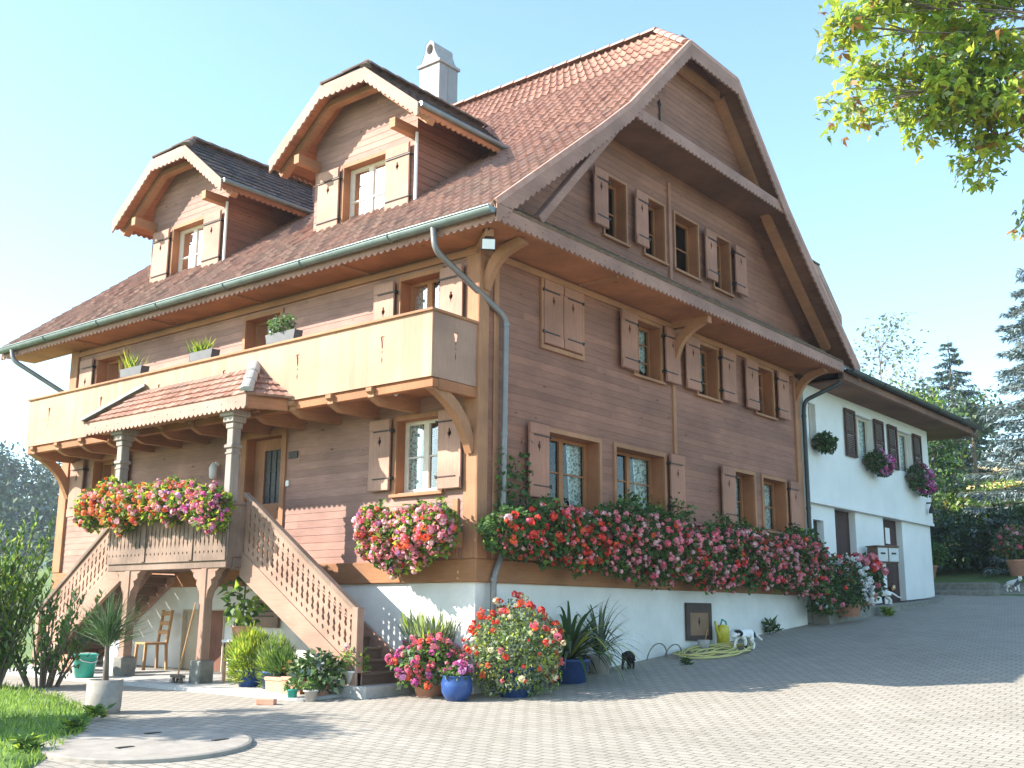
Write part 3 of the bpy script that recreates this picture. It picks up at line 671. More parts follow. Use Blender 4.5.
# upper triangular gable face and its small pent with fascia
mb=MB(); PX0,PX1,PZ=3.05,9.3,10.30
T=lambda x:roofz(x)-.06
wall(mb,lambda u,w,z:(u,-.36-w,z),2.6,2*CX-2.6,PZ+.02,13.3,(),{'x':[a for a,b in PROF[1:]]+[CX]+[2*CX-a for a,b in PROF[1:]],'f':T}); 
mb.poly(lambda u,w,z:(u,-.38-w,z),[(4.86,10.75),(4.9,10.75),(4.905,11.3),(4.94,11.36),(4.88,11.46),(4.82,11.36),(4.855,11.3)],[],0,.004,1)
mb.build('upper_gable_face',[M['gable'],M['dark']],H)
mb=MB(); scallops(mb,lambda u,w,z:(u,-.86-w,z),PX0+.05,2*CX-PX0-.05,PZ+.22,PZ-.02,0,.035,.15); up_=mb.build('upper_fascia',M['fascia'],H)
mb=MB(); mb.add([(PX0+.12,-.88,PZ+.20),(2*CX-PX0-.12,-.88,PZ+.20),(2*CX-PX0-.4,-.3,PZ+.34),(PX0+.4,-.3,PZ+.34)],[(0,1,2,3)]); mb.add([(PX0,-.86,PZ+.02),(2*CX-PX0,-.86,PZ+.02),(2*CX-PX0,0,PZ+.02),(PX0,0,PZ+.02)],[(0,1,2,3)],1)
mb.build('upper_pent',[M['mossroof'],M['darksoffit']],H)
# pent roof between ground floors and attic
FX0,FX1=-.72,12.08
mb=MB(); nn=60
def pent(u,v): return ((FX0+.06+.88*v)+(FX1-FX0-.12-1.76*v)*u, -.93+.93*v, 7.43+.64*v),(0,-.56,.82)
tiles(mb,pent,56,3,.012,.03); pr_=mb.build('pent_roof',M['mossroof'],H)
mb=MB(); scallops(mb,lambda u,w,z:(u,-.885-w,z),FX0,FX1,7.44,7.19,0,.035,.14); mb.build('eaves_fascia',M['fascia'],pr_)
mb=MB(); mb.box(ID,(FX0+.05,-.88,7.20),(FX1-.05,-.0,7.23)); mb.box(ID,(FX0+.05,0,7.201),(.0,Y1-.1,7.231)); mb.build('soffit',M['soffit'],H)
mb=MB(); scallops(mb,lambda u,w,z:(-.68-w,u,z),-.88,Y1,7.40,7.17,0,.03,.14); mb.build('eaves_fascia',M['fascia'],H)
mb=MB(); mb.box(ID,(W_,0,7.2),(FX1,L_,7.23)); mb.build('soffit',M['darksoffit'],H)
# curved eave brackets
def bracket(P,u,w0,z0,w1,z1,width=.13,thick=.15,sag=.18,mat='trim',name='eave_bracket'):
    mb=MB(); inn=[];out=[]; A=Vector((w0,z0)); Bv=Vector((w1,z1)); dd=(Bv-A).normalized(); nn=Vector((-dd.y,dd.x))
    for i in range(13):
        t=i/12; c=A.lerp(Bv,t)+nn*(sag*math.sin(math.pi*t)); out.append(c+nn*thick*.5); inn.append(c-nn*thick*(.5+.12*math.sin(math.pi*t)))
    mb.poly(lambda a_,w_,z_:P(u+w_,a_,z_),[tuple(p) for p in out+inn[::-1]],[],-width/2,width/2)
    return mb.build(name,M[mat],H)
for u in (.12,11.33): bracket(GAB,u,.03,6.55,.78,7.14)
bracket(GAB,5.77,.03,6.35,.70,7.12)
mb=MB(); mb.box(GAB,(5.70,.0,7.06),(5.84,.84,7.2)); mb.build('eave_beam',M['trim'],H)
for u in (2.6,8.6): mb=MB(); mb.box(GAB,(u-.03,.06,7.165),(u+.03,.84,7.2)); mb.build('eave_beam',M['trim'],H)
for u in (2.4,5.2,7.9,10.6): mb=MB(); mb.box(LEF,(u-.03,.055,7.165),(u+.03,.66,7.2)); mb.build('eave_beam',M['trim'],H)
mb=MB(); mb.beam((-.02,-.02,7.13),(-.50,-.62,7.13),.13,.12); mb.build('eave_beam',M['trim'],H)
# gutters and downpipes
def gutter(a,b,r=.085,parent=roof,name='gutter',mat='zinc'):
    a=Vector(a);b=Vector(b);d=(b-a).normalized();sd=d.cross(Vector((0,0,1))).normalized(); mb=MB(); vs=[]
    for p in (a,b):
        for i in range(11):
            t=math.pi+math.pi*i/10; vs.append(p+sd*(r*math.cos(t))+Vector((0,0,r*math.sin(t)*1.15)))
        for i in range(11):
            t=2*math.pi-math.pi*i/10; vs.append(p+sd*((r-.006)*math.cos(t))+Vector((0,0,(r-.006)*math.sin(t)*1.15)))
    n=22
    mb.add(vs,[(i,(i+1)%n,n+(i+1)%n,n+i) for i in range(n)],0,True); mb.add(vs[:11],[tuple(range(11))]); mb.add(vs[n:n+11],[tuple(range(11))])
    mb.tube([a+sd*r,b+sd*r],.014,6); mb.tube([a-sd*r,b-sd*r],.014,6)
    L=(b-a).length; k=int(L/2.0)
    for i in range(1,k):
        p=a+d*(L*i/k); mb.tube([p+sd*(r+.008)*math.cos(t)+Vector((0,0,(r+.008)*1.15*math.sin(t))) for t in np.linspace(math.pi,2*math.pi,8)],.012,5)
    return mb.build(name,M[mat],parent)
gutter((-.80,-.92,7.38),(-.80,13.6,7.38)); gutter((12.16,13.6,7.38),(12.16,-.92,7.38))
def pipe(pts,r=.05,name='downpipe',parent=H,mat='pipe'):
    P_=[Vector(p) for p in pts]; out=[P_[0]]
    for a,b,c in zip(P_[:-2],P_[1:-1],P_[2:]):
        d1=min(.14,(b-a).length/2.2);d2=min(.14,(c-b).length/2.2); s=b+(a-b).normalized()*d1; e=b+(c-b).normalized()*d2
        for t in (0,.25,.5,.75,1): out.append(s*(1-t)**2+b*2*t*(1-t)+e*t*t)
    out.append(P_[-1]); mb=MB(); mb.tube(out,r,12); 
    for i in range(len(pts)-1):
        a,b=P_[i],P_[i+1]
        if abs(b.z-a.z)>1.5:
            for t in (.03,.5,.95): p=a.lerp(b,t); mb.tube([p+Vector((0,0,.03)),p-Vector((0,0,.03))],r+.01,12)
    return mb.build(name,M[mat],parent)
pipe([(-.80,.24,7.32),(-.80,.20,6.95),(.50,-.13,6.12),(.45,-.13,2.46),(.30,-.09,2.15),(.30,-.09,.55)])
pipe([(12.16,-.80,7.32),(12.16,-.80,6.98),(11.62,-.12,6.55),(11.53,-.12,6.3),(11.53,-.12,1.75)],mat='darkmetal')
pipe([(-.80,13.0,7.32),(-.80,12.9,7.05),(.2,11.95,6.2),(.3,11.87,6.0),(.3,11.87,.6)])
# flood light, dome lamp
mb=MB(); mb.box(ID,(-.52,-.62,7.16),(-.40,-.50,7.2),1); mb.beam((-.46,-.56,7.18),(-.47,-.57,7.04),.05,.05,up=(1,1,0),m=1)
mb.beam((-.44,-.54,6.97),(-.51,-.61,6.945),.21,.17,m=1); mb.beam((-.511,-.611,6.945),(-.518,-.618,6.943),.185,.145,m=0)
mb.build('flood_light',[M['white'],M['iron']],H)
mb=MB(); mb.lathe((-.55,1.28,4.82),[(.0,0),(.07,.015),(.10,.06),(.11,.1),(.12,.11)],14); mb.build('dome_lamp',M['white'],H)
# chimney
mb=MB(); c0=(5.9,6.45); s_=.68
mb.box(ID,(c0[0],c0[1],12.6),(c0[0]+s_,c0[1]+s_,14.98)); mb.box(ID,(c0[0]+s_*.46,c0[1]-.012,12.6),(c0[0]+s_*.54,c0[1]-.001,14.97),0)
ch=mb.build('chimney',M['chim'],roof,.01)
mb=MB(); mb.box(ID,(c0[0]-.05,c0[1]-.05,14.98),(c0[0]+s_+.05,c0[1]+s_+.05,15.06))
arc=[(.03,0),(s_-.03,0),(s_-.13,.20),(s_/2+.15,.36)]+[(s_/2+.15*math.cos(t),.42+.17*math.sin(t)) for t in np.linspace(.0,math.pi,9)]+[(s_/2-.15,.36),(.13,.20)]
hole=[(s_/2+.10*math.cos(t),.36+.14*math.sin(t)+.0) for t in np.linspace(0,2*math.pi,13)[:-1]]
mb.poly(lambda u,w,z:(c0[0]+w,c0[1]+u,15.06+z),arc,[hole],0,s_)
mb.build('chimney_cap',noise_mat('chimney hood',(.30,.28,.28),(.40,.37,.36),8,.7,.2),ch,.01)
# ---------------- dormers
def dormer(name,P,uc,w0,zb,roof_at,parent,ridge_len,with_window=True,cladding='left'):
    """P(u,w,z): u across, w outward. front wall at w=0; roof reaches back to the main slope"""
    ws,wh,hh=1.37,.61,1.99          # wall half width, hip half width, eave half width
    ze,zh,zr=zb+1.45,zb+2.56,zb+3.05
    ov=.62; back=lambda z: roof_at(z)  # inward distance (negative w) where the main roof reaches height z
    d=bpy.data.objects.new(name,None)
    mb=MB()
    # front wall with window hole
    hole=[(uc-.62+.03,uc+.56-.03,zb-.15,zb+1.12)]
    topf=lambda u: min(zh-.05,zh-.05-(abs(u-uc)-wh)*.80) if abs(u-uc)>wh else zh-.05
    wall(mb,P,uc-ws,uc+ws,zb-.5,zh,hole if with_window else (),{'x':[uc-wh,uc,uc+wh],'f':topf})
    for s in (-1,1):
        u=uc+s*ws; bl=back(zb-.3); bt=back(zb+1.9)
        zt=topf(u); n=16
        for k in range(n):
            za=zb-.5+(zt-zb+.5)*k/n; zc=zb-.5+(zt-zb+.5)*(k+1)/n
            mb.add([P(u+s*.012,0,za),P(u+s*.012,bt,za),P(u,bt,zc),P(u,0,zc)],[(0,1,2,3)],1)
    body=mb.build(name,[M[cladding],M['gable']],parent)
    body.location=body.location
    t=MB(); bz=back
    A=lambda s,z,w:P(uc+s,w,z)
    zk=ze
    def slope(s):
        e0=A(s*hh,ze,ov); e1=A(s*hh,ze,bz(ze)-.15); h0=A(s*wh,zh,ov); h1=A(s*wh,zh,bz(zh)-.15); r0=A(0,zr,ov-.55); r1=A(0,zr,bz(zr)-.15)
        tiles(t,polyslope([e0,h0],[e1,h1]) if s>0 else polyslope([e1,h1],[e0,h0]),16,6,.010,.03,u_off=int(s*50))
        tiles(t,polyslope([h0,r0],[h1,r1]) if s>0 else polyslope([h1,r1],[h0,r0]),16,3,.010,.03,u_off=int(s*50),v_off=9)
        return e0,e1,h0,h1,r0,r1
    q1=slope(1); q2=slope(-1)
    tiles(t,polyslope([q2[2],q2[4]],[q1[2],q1[4]]),7,2,.010,.03,v_off=20)
    t.build('dormer_roof',M['tiledark'],body)
    rc=MB(); caps(rc,Vector(A(0,zr+.05,ov-.55)),Vector(A(0,zr+.05,bz(zr)))); caps(rc,Vector(A(wh,zh+.05,ov)),Vector(A(0,zr+.05,ov-.55)),.1); caps(rc,Vector(A(-wh,zh+.05,ov)),Vector(A(0,zr+.05,ov-.55)),.1); rc.build('ridge_tiles',M['mossroof'],body)
    u_=MB()
    for q in (q1,q2):
        dn=Vector((0,0,.10))
        for a,b,c,e in ((q[0],q[1],q[3],q[2]),(q[2],q[3],q[5],q[4])): u_.add([Vector(a)-dn,Vector(b)-dn,Vector(c)-dn,Vector(e)-dn],[(0,1,2,3)])
    u_.build('dormer_soffit',M['soffit'],body)
    bp_=[(uc-hh,ze),(uc-wh,zh),(uc+wh,zh),(uc+hh,ze)]
    barge('barge_board',bp_,.26,.04,.14,parent=body,P=lambda u,w,z:P(u,ov+w,z),mat='fasciaz')
    for s in (-1,1):
        ev=MB(); n=bz(ze)
        scallops(ev,(lambda s:(lambda u,w,z:P(uc+s*(hh-.03+w),u,z)))(s),n-.1,ov,ze+.02,ze-.17,0,.03,.14,pins=False)
        ev.tube([P(uc+s*(hh+.03),ov,ze-.0),P(uc+s*(hh+.03),n-.1,ze-.0)],.055,8,1)
        ev.build('eaves_trim',[M['soffit'],M['zinc']],body)
    rf=MB()
    for (a,b) in zip(bp_[:-1],bp_[1:]): rf.beam(P(a[0],ov*.5,a[1]-.22),P(b[0],ov*.5,b[1]-.22),.12,.16,up=Vector(P(0,1,0))-Vector(P(0,0,0)))
    for s in (-1,1): rf.beam(P(uc+s*(ws-.08),0,zb+1.33),P(uc+s*(ws-.08),ov-.05,zb+1.33),.14,.18)
    rf.build('dormer_rafter',M['trimh'],body)
    if with_window:
        m2=MB(); u0,u1,z0,z1=hole[0]; dep=.2
        for a,b in (((u0-.06,.002,z0),(u0,.03,z1+.07)),((u1,.002,z0),(u1+.06,.03,z1+.07)),((u0,.002,z1),(u1,.029,z1+.07))): m2.box(P,a,b)
        for a,b in (((u0-.02,-dep-.05,z0),(u0,.001,z1)),((u1,-dep-.05,z0),(u1+.02,.001,z1)),((u0,-dep-.05,z1),(u1,.001,z1+.02))): m2.box(P,a,b,1)
        f=.06
        for x0,x1 in ((u0,(u0+u1)/2),((u0+u1)/2,u1)):
            for a,b in (((x0,-dep,z0),(x0+f,-dep+.05,z1)),((x1-f,-dep,z0),(x1,-dep+.05,z1)),((x0+f,-dep,z1-f),(x1-f,-dep+.05,z1)),((x0+f,-dep,z0+.6),(x1-f,-dep+.04,z0+.63))): m2.box(P,a,b,2)
        m2.build('dormer_window',[M['trim'],M['reveal'],M['framew']],body)
        dk=MB(); r=[P(a,d,z) for d in (-dep-.06,-dep-.9) for a,z in ((u0-.05,z0-.2),(u1+.05,z0-.2),(u1+.05,z1+.05),(u0-.05,z1+.05))]
        dk.add(r,[(4,5,6,7),(0,1,5,4),(1,2,6,5),(2,3,7,6),(3,0,4,7)]); dk.build('dark_room',M['dark'],body)
        g=MB(); g.add([P(u0,-dep+.015,z0),P(u1,-dep+.015,z0),P(u1,-dep+.015,z1),P(u0,-dep+.015,z1)],[(0,1,2,3)]); g.build('pane',M['glass'],body)
        c=MB(); nn=40; vs=[]
        for i in range(nn+1):
            for zz in (z0,z1): vs.append(P(u0+(u1-u0)*i/nn,-dep-.06+.02*math.sin(i*1.3),zz))
        c.add(vs,[(i*2,i*2+2,i*2+3,i*2+1) for i in range(nn) if abs(i-nn*.5)>2],0,True); c.build('curtain',M['lace'],body)
        # the pair of shutters hangs open on both sides
        for a,b,h in ((u0-.66,u0-.08,'l'),(u1+.08,u1+.66,'r')):
            s=MB(); zt=z1+.03; cc=(a+b)/2
            s.poly(P,[(a,z0-.1),(b,z0-.1),(b,zt),(a,zt)],[spade(cc,zt-.42)],.06,.09); s.box(P,(a+.005,.09,zt-.2),(b-.005,.102,zt-.02)); s.box(P,(cc-.07,.03,zt-.55),(cc+.07,.032,zt-.28),1)
            s.box(P,(a-.04,.015,zt-.24),(b,.112,zt-.22),2); s.box(P,(a-.04,.015,z0+.25),(b,.112,z0+.27),2)
            s.build('dormer_shutter',[M['shutterl'],M['dark'],M['iron']],body,.004)
        dpp=MB(); dpp.tube([P(uc-ws-.03,.05,ze+.1-.25),P(uc-ws-.03,.05,zb-.4)],.03,8); dpp.build('dormer_pipe',M['white'],body)
    return body
XD=1.0
xz=lambda z: float(np.interp(z,[b for a,b in PROF]+[RZ],[a for a,b in PROF]+[CX]))
for yc in (3.74,9.26):
    dormer('dormer',lambda u,w,z:(XD-w,u,z),yc,0,8.80,lambda z:-(xz(z)-XD),H,3)
# ---------------- balcony
BX=-1.03; BL=11.5
def cut(u,z):              # flower-stem cut-out of the balcony planks
    return [[(u-.045,z+.20),(u-.02,z+.18),(u,z+.2),(u+.02,z+.18),(u+.045,z+.20),(u+.022,z+.10),(u+.012,z+.0),(u-.012,z+.0),(u-.022,z+.10)],
            [(u,z-.03),(u+.012,z-.055),(u,z-.08),(u-.012,z-.055)],[(u,z-.11),(u+.013,z-.18),(u,z-.24),(u-.013,z-.18)]]
bal=MB(); bal.box(ID,(BX+.05,.04,4.93),(0,BL-.03,4.97)); B=bal.build('balcony',M['soffit'],H)
mb=MB(); holes=[h for k in range(6) for h in cut(1.02+k*1.93,5.5)]
mb.poly(lambda u,w,z:(BX+w,u,z),[(0,4.95),(BL,4.95),(BL,5.92),(0,5.92)],holes,0,.03); mb.build('balcony_front',M['balc'],B)
for yy in (.0,BL-.03):
    mb=MB(); mb.poly(lambda u,w,z:(u,yy+w,z),[(BX+.035,4.95),(-.0,4.95),(-.0,5.92),(BX+.035,5.92)],cut(BX/2,5.5),0,.03); mb.build('balcony_end',M['stair'],B)
mb=MB(); mb.box(ID,(BX-.04,-.04,5.92),(BX+.08,BL+.04,5.965)); mb.box(ID,(BX+.085,-.04,5.922),(.0,.07,5.963)); mb.build('balcony_rail',M['trimh'],B,.008)
mb=MB(); mb.box(ID,(BX+.04,.0,4.80),(BX+.16,BL,4.93)); mb.box(ID,(BX+.165,.0,4.78),(0,.14,4.945)); mb.build('balcony_beam',M['reveal'],B,.01)
k=0
for yy in (1.25,2.15,3.05,3.95,4.85,5.75,6.65,7.55,8.45,9.35,10.25,11.2):
    mb=MB(); mb.poly(lambda u,w,z:(u,yy-.06+w,z),[(0,4.69),(0,4.93),(BX-.03,4.93),(BX-.03,4.87),(BX+.03,4.84),(BX+.02,4.79),(BX+.10,4.74),(BX+.22,4.69)],[],0,.12); mb.build('balcony_joist',M['trimh'],B,.006)
bracket(LEF,.10,.03,4.0,.92,4.85,.13,.16,.16,name='balcony_bracket'); bracket(LEF,11.4,.03,4.0,.92,4.85,.13,.16,.16,name='balcony_bracket')
# ---------------- porch: deck, posts, roof
DX=-1.45; D0,D1=3.95,7.32
mb=MB(); mb.box(ID,(DX+.03,D0+.012,2.33),(0,D1-.012,2.45)); deck=mb.build('porch_deck',M['tread'],H)
mb=MB(); mb.box(ID,(DX,D0,2.30),(DX+.12,D1,2.48)); mb.box(ID,(DX+.122,D0-.02,2.302),(-.03,D0+.1,2.478)); mb.box(ID,(DX+.122,D1-.1,2.302),(-.03,D1+.02,2.478)); mb.build('deck_beam',M['porchw'],deck,.008)
def spindle(u,z,h,wd=.02):
    return [(u,z),(u+wd,z+h*.18),(u+wd*.45,z+h*.42),(u+wd*.95,z+h*.62),(u,z+h),(u-wd*.95,z+h*.62),(u-wd*.45,z+h*.42),(u-wd,z+h*.18)]
def dia(u,z,s=.018): return [(u,z-s*1.6),(u+s,z),(u,z+s*1.6),(u-s,z)]
def rail_holes(us,base,hh):
    out=[]
    for u in us:
        b=base(u); out+= [dia(u,b+.10),spindle(u,b+.18,hh-.36),dia(u,b+hh-.09)]
    return out
mb=MB(); us=np.arange(D0+.09,D1-.05,.115)
mb.poly(lambda u,w,z:(DX-.03+w,u,z),[(D0,2.42),(D1,2.42),(D1,3.30),(D0,3.30)],rail_holes(us,lambda u:2.46,.8),0,.028)
for yy in (4.85,6.2): mb.box(ID,(DX-.05,yy-.05,2.44),(DX-.031,yy+.05,3.3))
mb.box(ID,(DX-.06,D0-.03,3.30),(DX+.06,D1+.03,3.36)); mb.build('porch_railing',M['porchw'],deck)
for yy in (D0-.02,D1-.01):
    mb=MB(); mb.box(ID,(DX+.02,yy,2.46),(-1.12,yy+.03,3.30)); mb.box(ID,(DX-.04,yy-.03,3.302),(-1.10,yy+.06,3.358)); mb.build('side_railing',M['porchw'],deck)
def post(x,y,z0,z1,w,name,mat,cap=True,base=False):
    mb=MB(); h=w/2
    mb.box(ID,(x-h,y-h,z0),(x+h,y+h,z1))
    if cap:
        mb.box(ID,(x-h-.03,y-h-.03,z1-.62),(x+h+.03,y+h+.03,z1-.56)); mb.box(ID,(x-h-.015,y-h-.015,z1-.72),(x+h+.015,y+h+.015,z1-.68))
        for a,b in ((.0,.10),(.10,.055),(.2,.02)): mb.box(ID,(x-h-b,y-h-b,z1-a-.1),(x+h+b,y+h+b,z1-a))
    return mb.build(name,mat,deck,.012)
greyp=wood('weathered grey post',(.36,.30,.26),'z',.3)
for yy in (D0+.08,D1-.08): post(DX+.07,yy,2.45,4.83,.16,'porch_post',greyp)
redp=wood('brown deck post',(.36,.22,.16),'z',.3)
for yy in (4.52,6.70):
    mb=MB(); mb.box(ID,(DX,yy-.08,.62),(DX+.16,yy+.08,2.30))
    for s in (-1,1):
        mb.poly(lambda u,w,z:(DX+.02+w,yy+s*(.08+u),z),[(0,1.80),(.05,1.95),(.11,2.05),(.12,2.12),(.20,2.18),(.22,2.24),(.30,2.30),(0,2.30)],[],0,.12)
    mb.poly(lambda u,w,z:(DX+.16+u,yy-.06+w,z),[(0,1.9),(.3,2.30),(0,2.3)],[],0,.12)
    p=mb.build('deck_post',redp,deck,.012)
    mb=MB(); mb.box(ID,(DX-.06,yy-.14,.2),(DX+.22,yy+.14,.86)); mb.build('post_base',M['stonedark'],p,.02)
# porch roof
PF=-1.65; pz0=5.00; pzt=5.62; pa,pb=3.40,8.18; qa,qb=4.0,7.25; s0,s1=3.02,8.5
mb=MB()
tiles(mb,polyslope([(PF,pa,pz0),(BX-.012,qa,pzt)],[(PF,pb,pz0),(BX-.012,qb,pzt)]),24,5,.014,.03)
tiles(mb,polyslope([(BX-.012,s0,pz0-.02),(BX-.012,qa-.001,pzt)],[(PF,pa,pz0),(BX-.012,qa,pzt)]),5,5,.012,.03,u_off=40)
tiles(mb,polyslope([(PF,pb,pz0),(BX-.012,qb,pzt)],[(BX-.012,s1,pz0-.02),(BX-.012,qb+.001,pzt)]),5,5,.012,.03,u_off=60)
prf=mb.build('porch_roof',M['tileporch'],H)
mb=MB(); caps(mb,(PF-.02,pa,pz0+.06),(BX-.03,qa,pzt+.06),.10,.32); mb.build('hip_tiles',M['stone'],prf); mb=MB(); caps(mb,(PF-.02,pb,pz0+.06),(BX-.03,qb,pzt+.06),.10,.32); mb.build('hip_tiles',M['stone'],prf)
mb=MB(); scallops(mb,lambda u,w,z:(PF+.03-w,u,z),pa+.02,pb-.02,5.02,4.77,0,.03,.125); mb.build('porch_fascia',M['fasciaz'],prf)
mb=MB(); mb.add([(PF+.03,pa+.02,5.0),(BX,s0+.12,4.98),(BX,s0+.12,4.78),(PF+.03,pa+.02,4.78)],[(0,1,2,3)]); mb.add([(PF+.03,pb-.02,5.0),(BX,s1-.12,4.98),(BX,s1-.12,4.78),(PF+.03,pb-.02,4.78)],[(0,1,2,3)])
mb.add([(PF+.02,pa+.05,4.97),(PF+.02,pb-.05,4.97),(0,pb,4.975),(0,pa,4.975)],[(0,1,2,3)]); mb.build('porch_soffit',M['soffit'],prf)
mb=MB(); mb.box(ID,(DX-.02,pa+.15,4.83),(DX+.16,pb-.15,4.96)); mb.build('porch_beam',M['trimh'],prf,.008)
for yy in np.arange(pa+.3,pb-.2,.72): mb=MB(); mb.box(ID,(PF+.06,yy-.05,4.86),(BX-.05,yy+.05,4.965)); mb.build('porch_rafter',M['trimh'],prf)
# ---------------- the two stair flights
def stairs(f,ys,name):
    """f(y) mirrors the flight; treads rise from ys towards the deck"""
    y0=1.28; y1=D0; sx=-1.17; n=10; g=(y1-y0)/n; z0=.60; rise=(2.45-z0)/(n+1)
    mk=MB(); zt=lambda y:.86+(y-y0)*.64; zl=lambda y:.86-.40+(y-y0)*.64
    PS=lambda u,w,z:(sx+w,f(u),z)
    mk.poly(PS,[(y0-.12,.55),(y0+.02,.55),(y1,zl(y1)),(y1,zt(y1)),(y0-.12,zt(y0-.12))],[],0,.06)
    st=mk.build(name,M['stairh'],H,.008)
    k=MB(); k.poly(lambda u,w,z:(-.075+w,f(u),z),[(y0-.12,.55),(y0+.02,.55),(y1,zl(y1)),(y1,zt(y1)),(y0-.12,zt(y0-.12))],[],0,.05); k.build('stringer',M['stairh'],st)
    for i in range(n):
        z=z0+rise*(i+1); y=y0+g*i
        t=MB(); t.box(lambda u,w,z:(u,f(w),z),(sx+.06,y-.03,z-.04),(-.075,y+g+.0,z)); t.build('tread',M['tread'],st,.008)
        t=MB(); t.box(lambda u,w,z:(u,f(w),z),(sx+.06,y+.0,z-rise),(-.075,y+.02,z-.04)); t.build('riser',M['tread'],st)
    b=MB(); zr=lambda y:1.70+(y-1.30)*.675; y_e=y1-.06
    us=np.arange(y0+.06,y_e-.04,.122)
    hs=[]
    for u in us:
        bz=zt(u)+.02; hh=zr(u)-.06-bz; lean=lambda q:[(a,c+(a-u)*.65) for a,c in q]
        hs+=[lean(dia(u,bz+.11,.027)),lean(spindle(u,bz+.19,hh*.29,.034)),lean(spindle(u,bz+.2+hh*.30,hh*.29,.034)),lean(dia(u,bz+hh-.11,.027))]
    b.poly(lambda u,w,z:(sx+.012+w,f(u),z),[(y0-.0,zt(y0)+.005),(y_e,zt(y_e)+.005),(y_e,zr(y_e)-.05),(y0,zr(y0)-.05)],hs,0,.03); b.build('balustrade',M['stair'],st)
    h=MB(); h.beam((sx+.03,f(y0-.06),zr(y0-.06)),(sx+.03,f(y1),zr(y1)),.11,.07); h.build('handrail',M['porchw'],st,.008)
    nw=MB(); nw.box(ID,(sx-.035,f(y0-.12),.5),(sx+.095,f(y0+.01),zr(y0)+.0)); nw.build('newel_post',M['stair'],st,.01)
    return st
stairs(lambda y:y,0,'staircase'); stairs(lambda y:D0+D1-y,0,'staircase')
mb=MB(); mb.box(ID,(-1.25,.92,.2),(-.02,1.5,.605)); mb.build('bottom_step',M['stone'],H,.02)
mb=MB(); mb.box(ID,(-1.25,9.77,.2),(-.02,10.35,.605)); mb.build('bottom_step',M['stone'],H,.02)

# ------------------------------------------------------------------ white annex behind the house
annex=thing('white_house_wing','white plastered house wing with dark roof edge and brown shutters, behind the timber house','house',(16,3,1.9),world_coords=True)
AX0,AX1=11.8,20.56
AW=[(12.05,12.48,5.72,6.60),(14.86,16.16,5.60,6.74),(17.88,19.16,5.60,6.74)]
mb=MB()
def flatwall(P,u0,u1,z0,z1,holes,w=0,m=0):
    us=sorted({u0,u1,*[h[i] for h in holes for i in (0,1)]}); zs=sorted({z0,z1,*[h[i] for h in holes for i in (2,3)]})
    for a,b in zip(us[:-1],us[1:]):
        for c,d in zip(zs[:-1],zs[1:]):
            if any(h[0]<=a+1e-6 and h[1]>=b-1e-6 and h[2]<=c+1e-6 and h[3]>=d-1e-6 for h in holes): continue
            mb.add([P(a,w,c),P(b,w,c),P(b,w,d),P(a,w,d)],[(0,1,2,3)],m)
AD=[(13.55,14.85,1.5,4.20),(16.78,18.2,1.5,4.20),(12.25,12.85,2.85,3.84)]
flatwall(GAB,AX0,AX1,4.27,7.02,AW); flatwall(GAB,AX0,AX1,1.0,4.27,AD,w=-.10)
mb.add([(AX0,0,4.27),(AX1,0,4.27),(AX1,.10,4.27),(AX0,.10,4.27)],[(0,1,2,3)])
mb.add([(AX1,0,4.27),(AX1,9,4.27),(AX1,9,7.02),(AX1,0,7.02)],[(0,1,2,3)]); mb.add([(AX1-.02,.1,1),(AX1-.02,9,1),(AX1-.02,9,4.27),(AX1-.02,.1,4.27)],[(0,1,2,3)])
mb.add([(AX0,.0,1),(AX0,9,1),(AX0,9,7.0),(AX0,0,7.0)],[(0,1,2,3)]); mb.add([(AX0,9,1),(AX1,9,1),(AX1,9,7.0),(AX0,9,7.0)],[(0,1,2,3)])
for h in AW+AD:                                              # plastered reveals
    w0=0 if h in AW else -.10; d=w0-.21
    for q in ([(h[0],w0,h[2]),(h[0],w0,h[3]),(h[0],d,h[3]),(h[0],d,h[2])],[(h[1],w0,h[2]),(h[1],w0,h[3]),(h[1],d,h[3]),(h[1],d,h[2])],[(h[0],w0,h[3]),(h[1],w0,h[3]),(h[1],d,h[3]),(h[0],d,h[3])],[(h[0],w0,h[2]),(h[1],w0,h[2]),(h[1],d,h[2]),(h[0],d,h[2])]):
        mb.add([GAB(*p) for p in q],[(0,1,2,3)])
mb.build('plaster_wall',M['plaster'],annex)
mb=MB(); mb.box(GAB,(AX0,.001,4.20),(AX1+.02,.03,4.29)); mb.build('ledge',M['plaster'],annex,.01)
brown=wood('dark brown shutter',(.085,.042,.034),'z',.3); doorw=wood('dark door boards',(.062,.032,.028),'z',.3,board=.12)
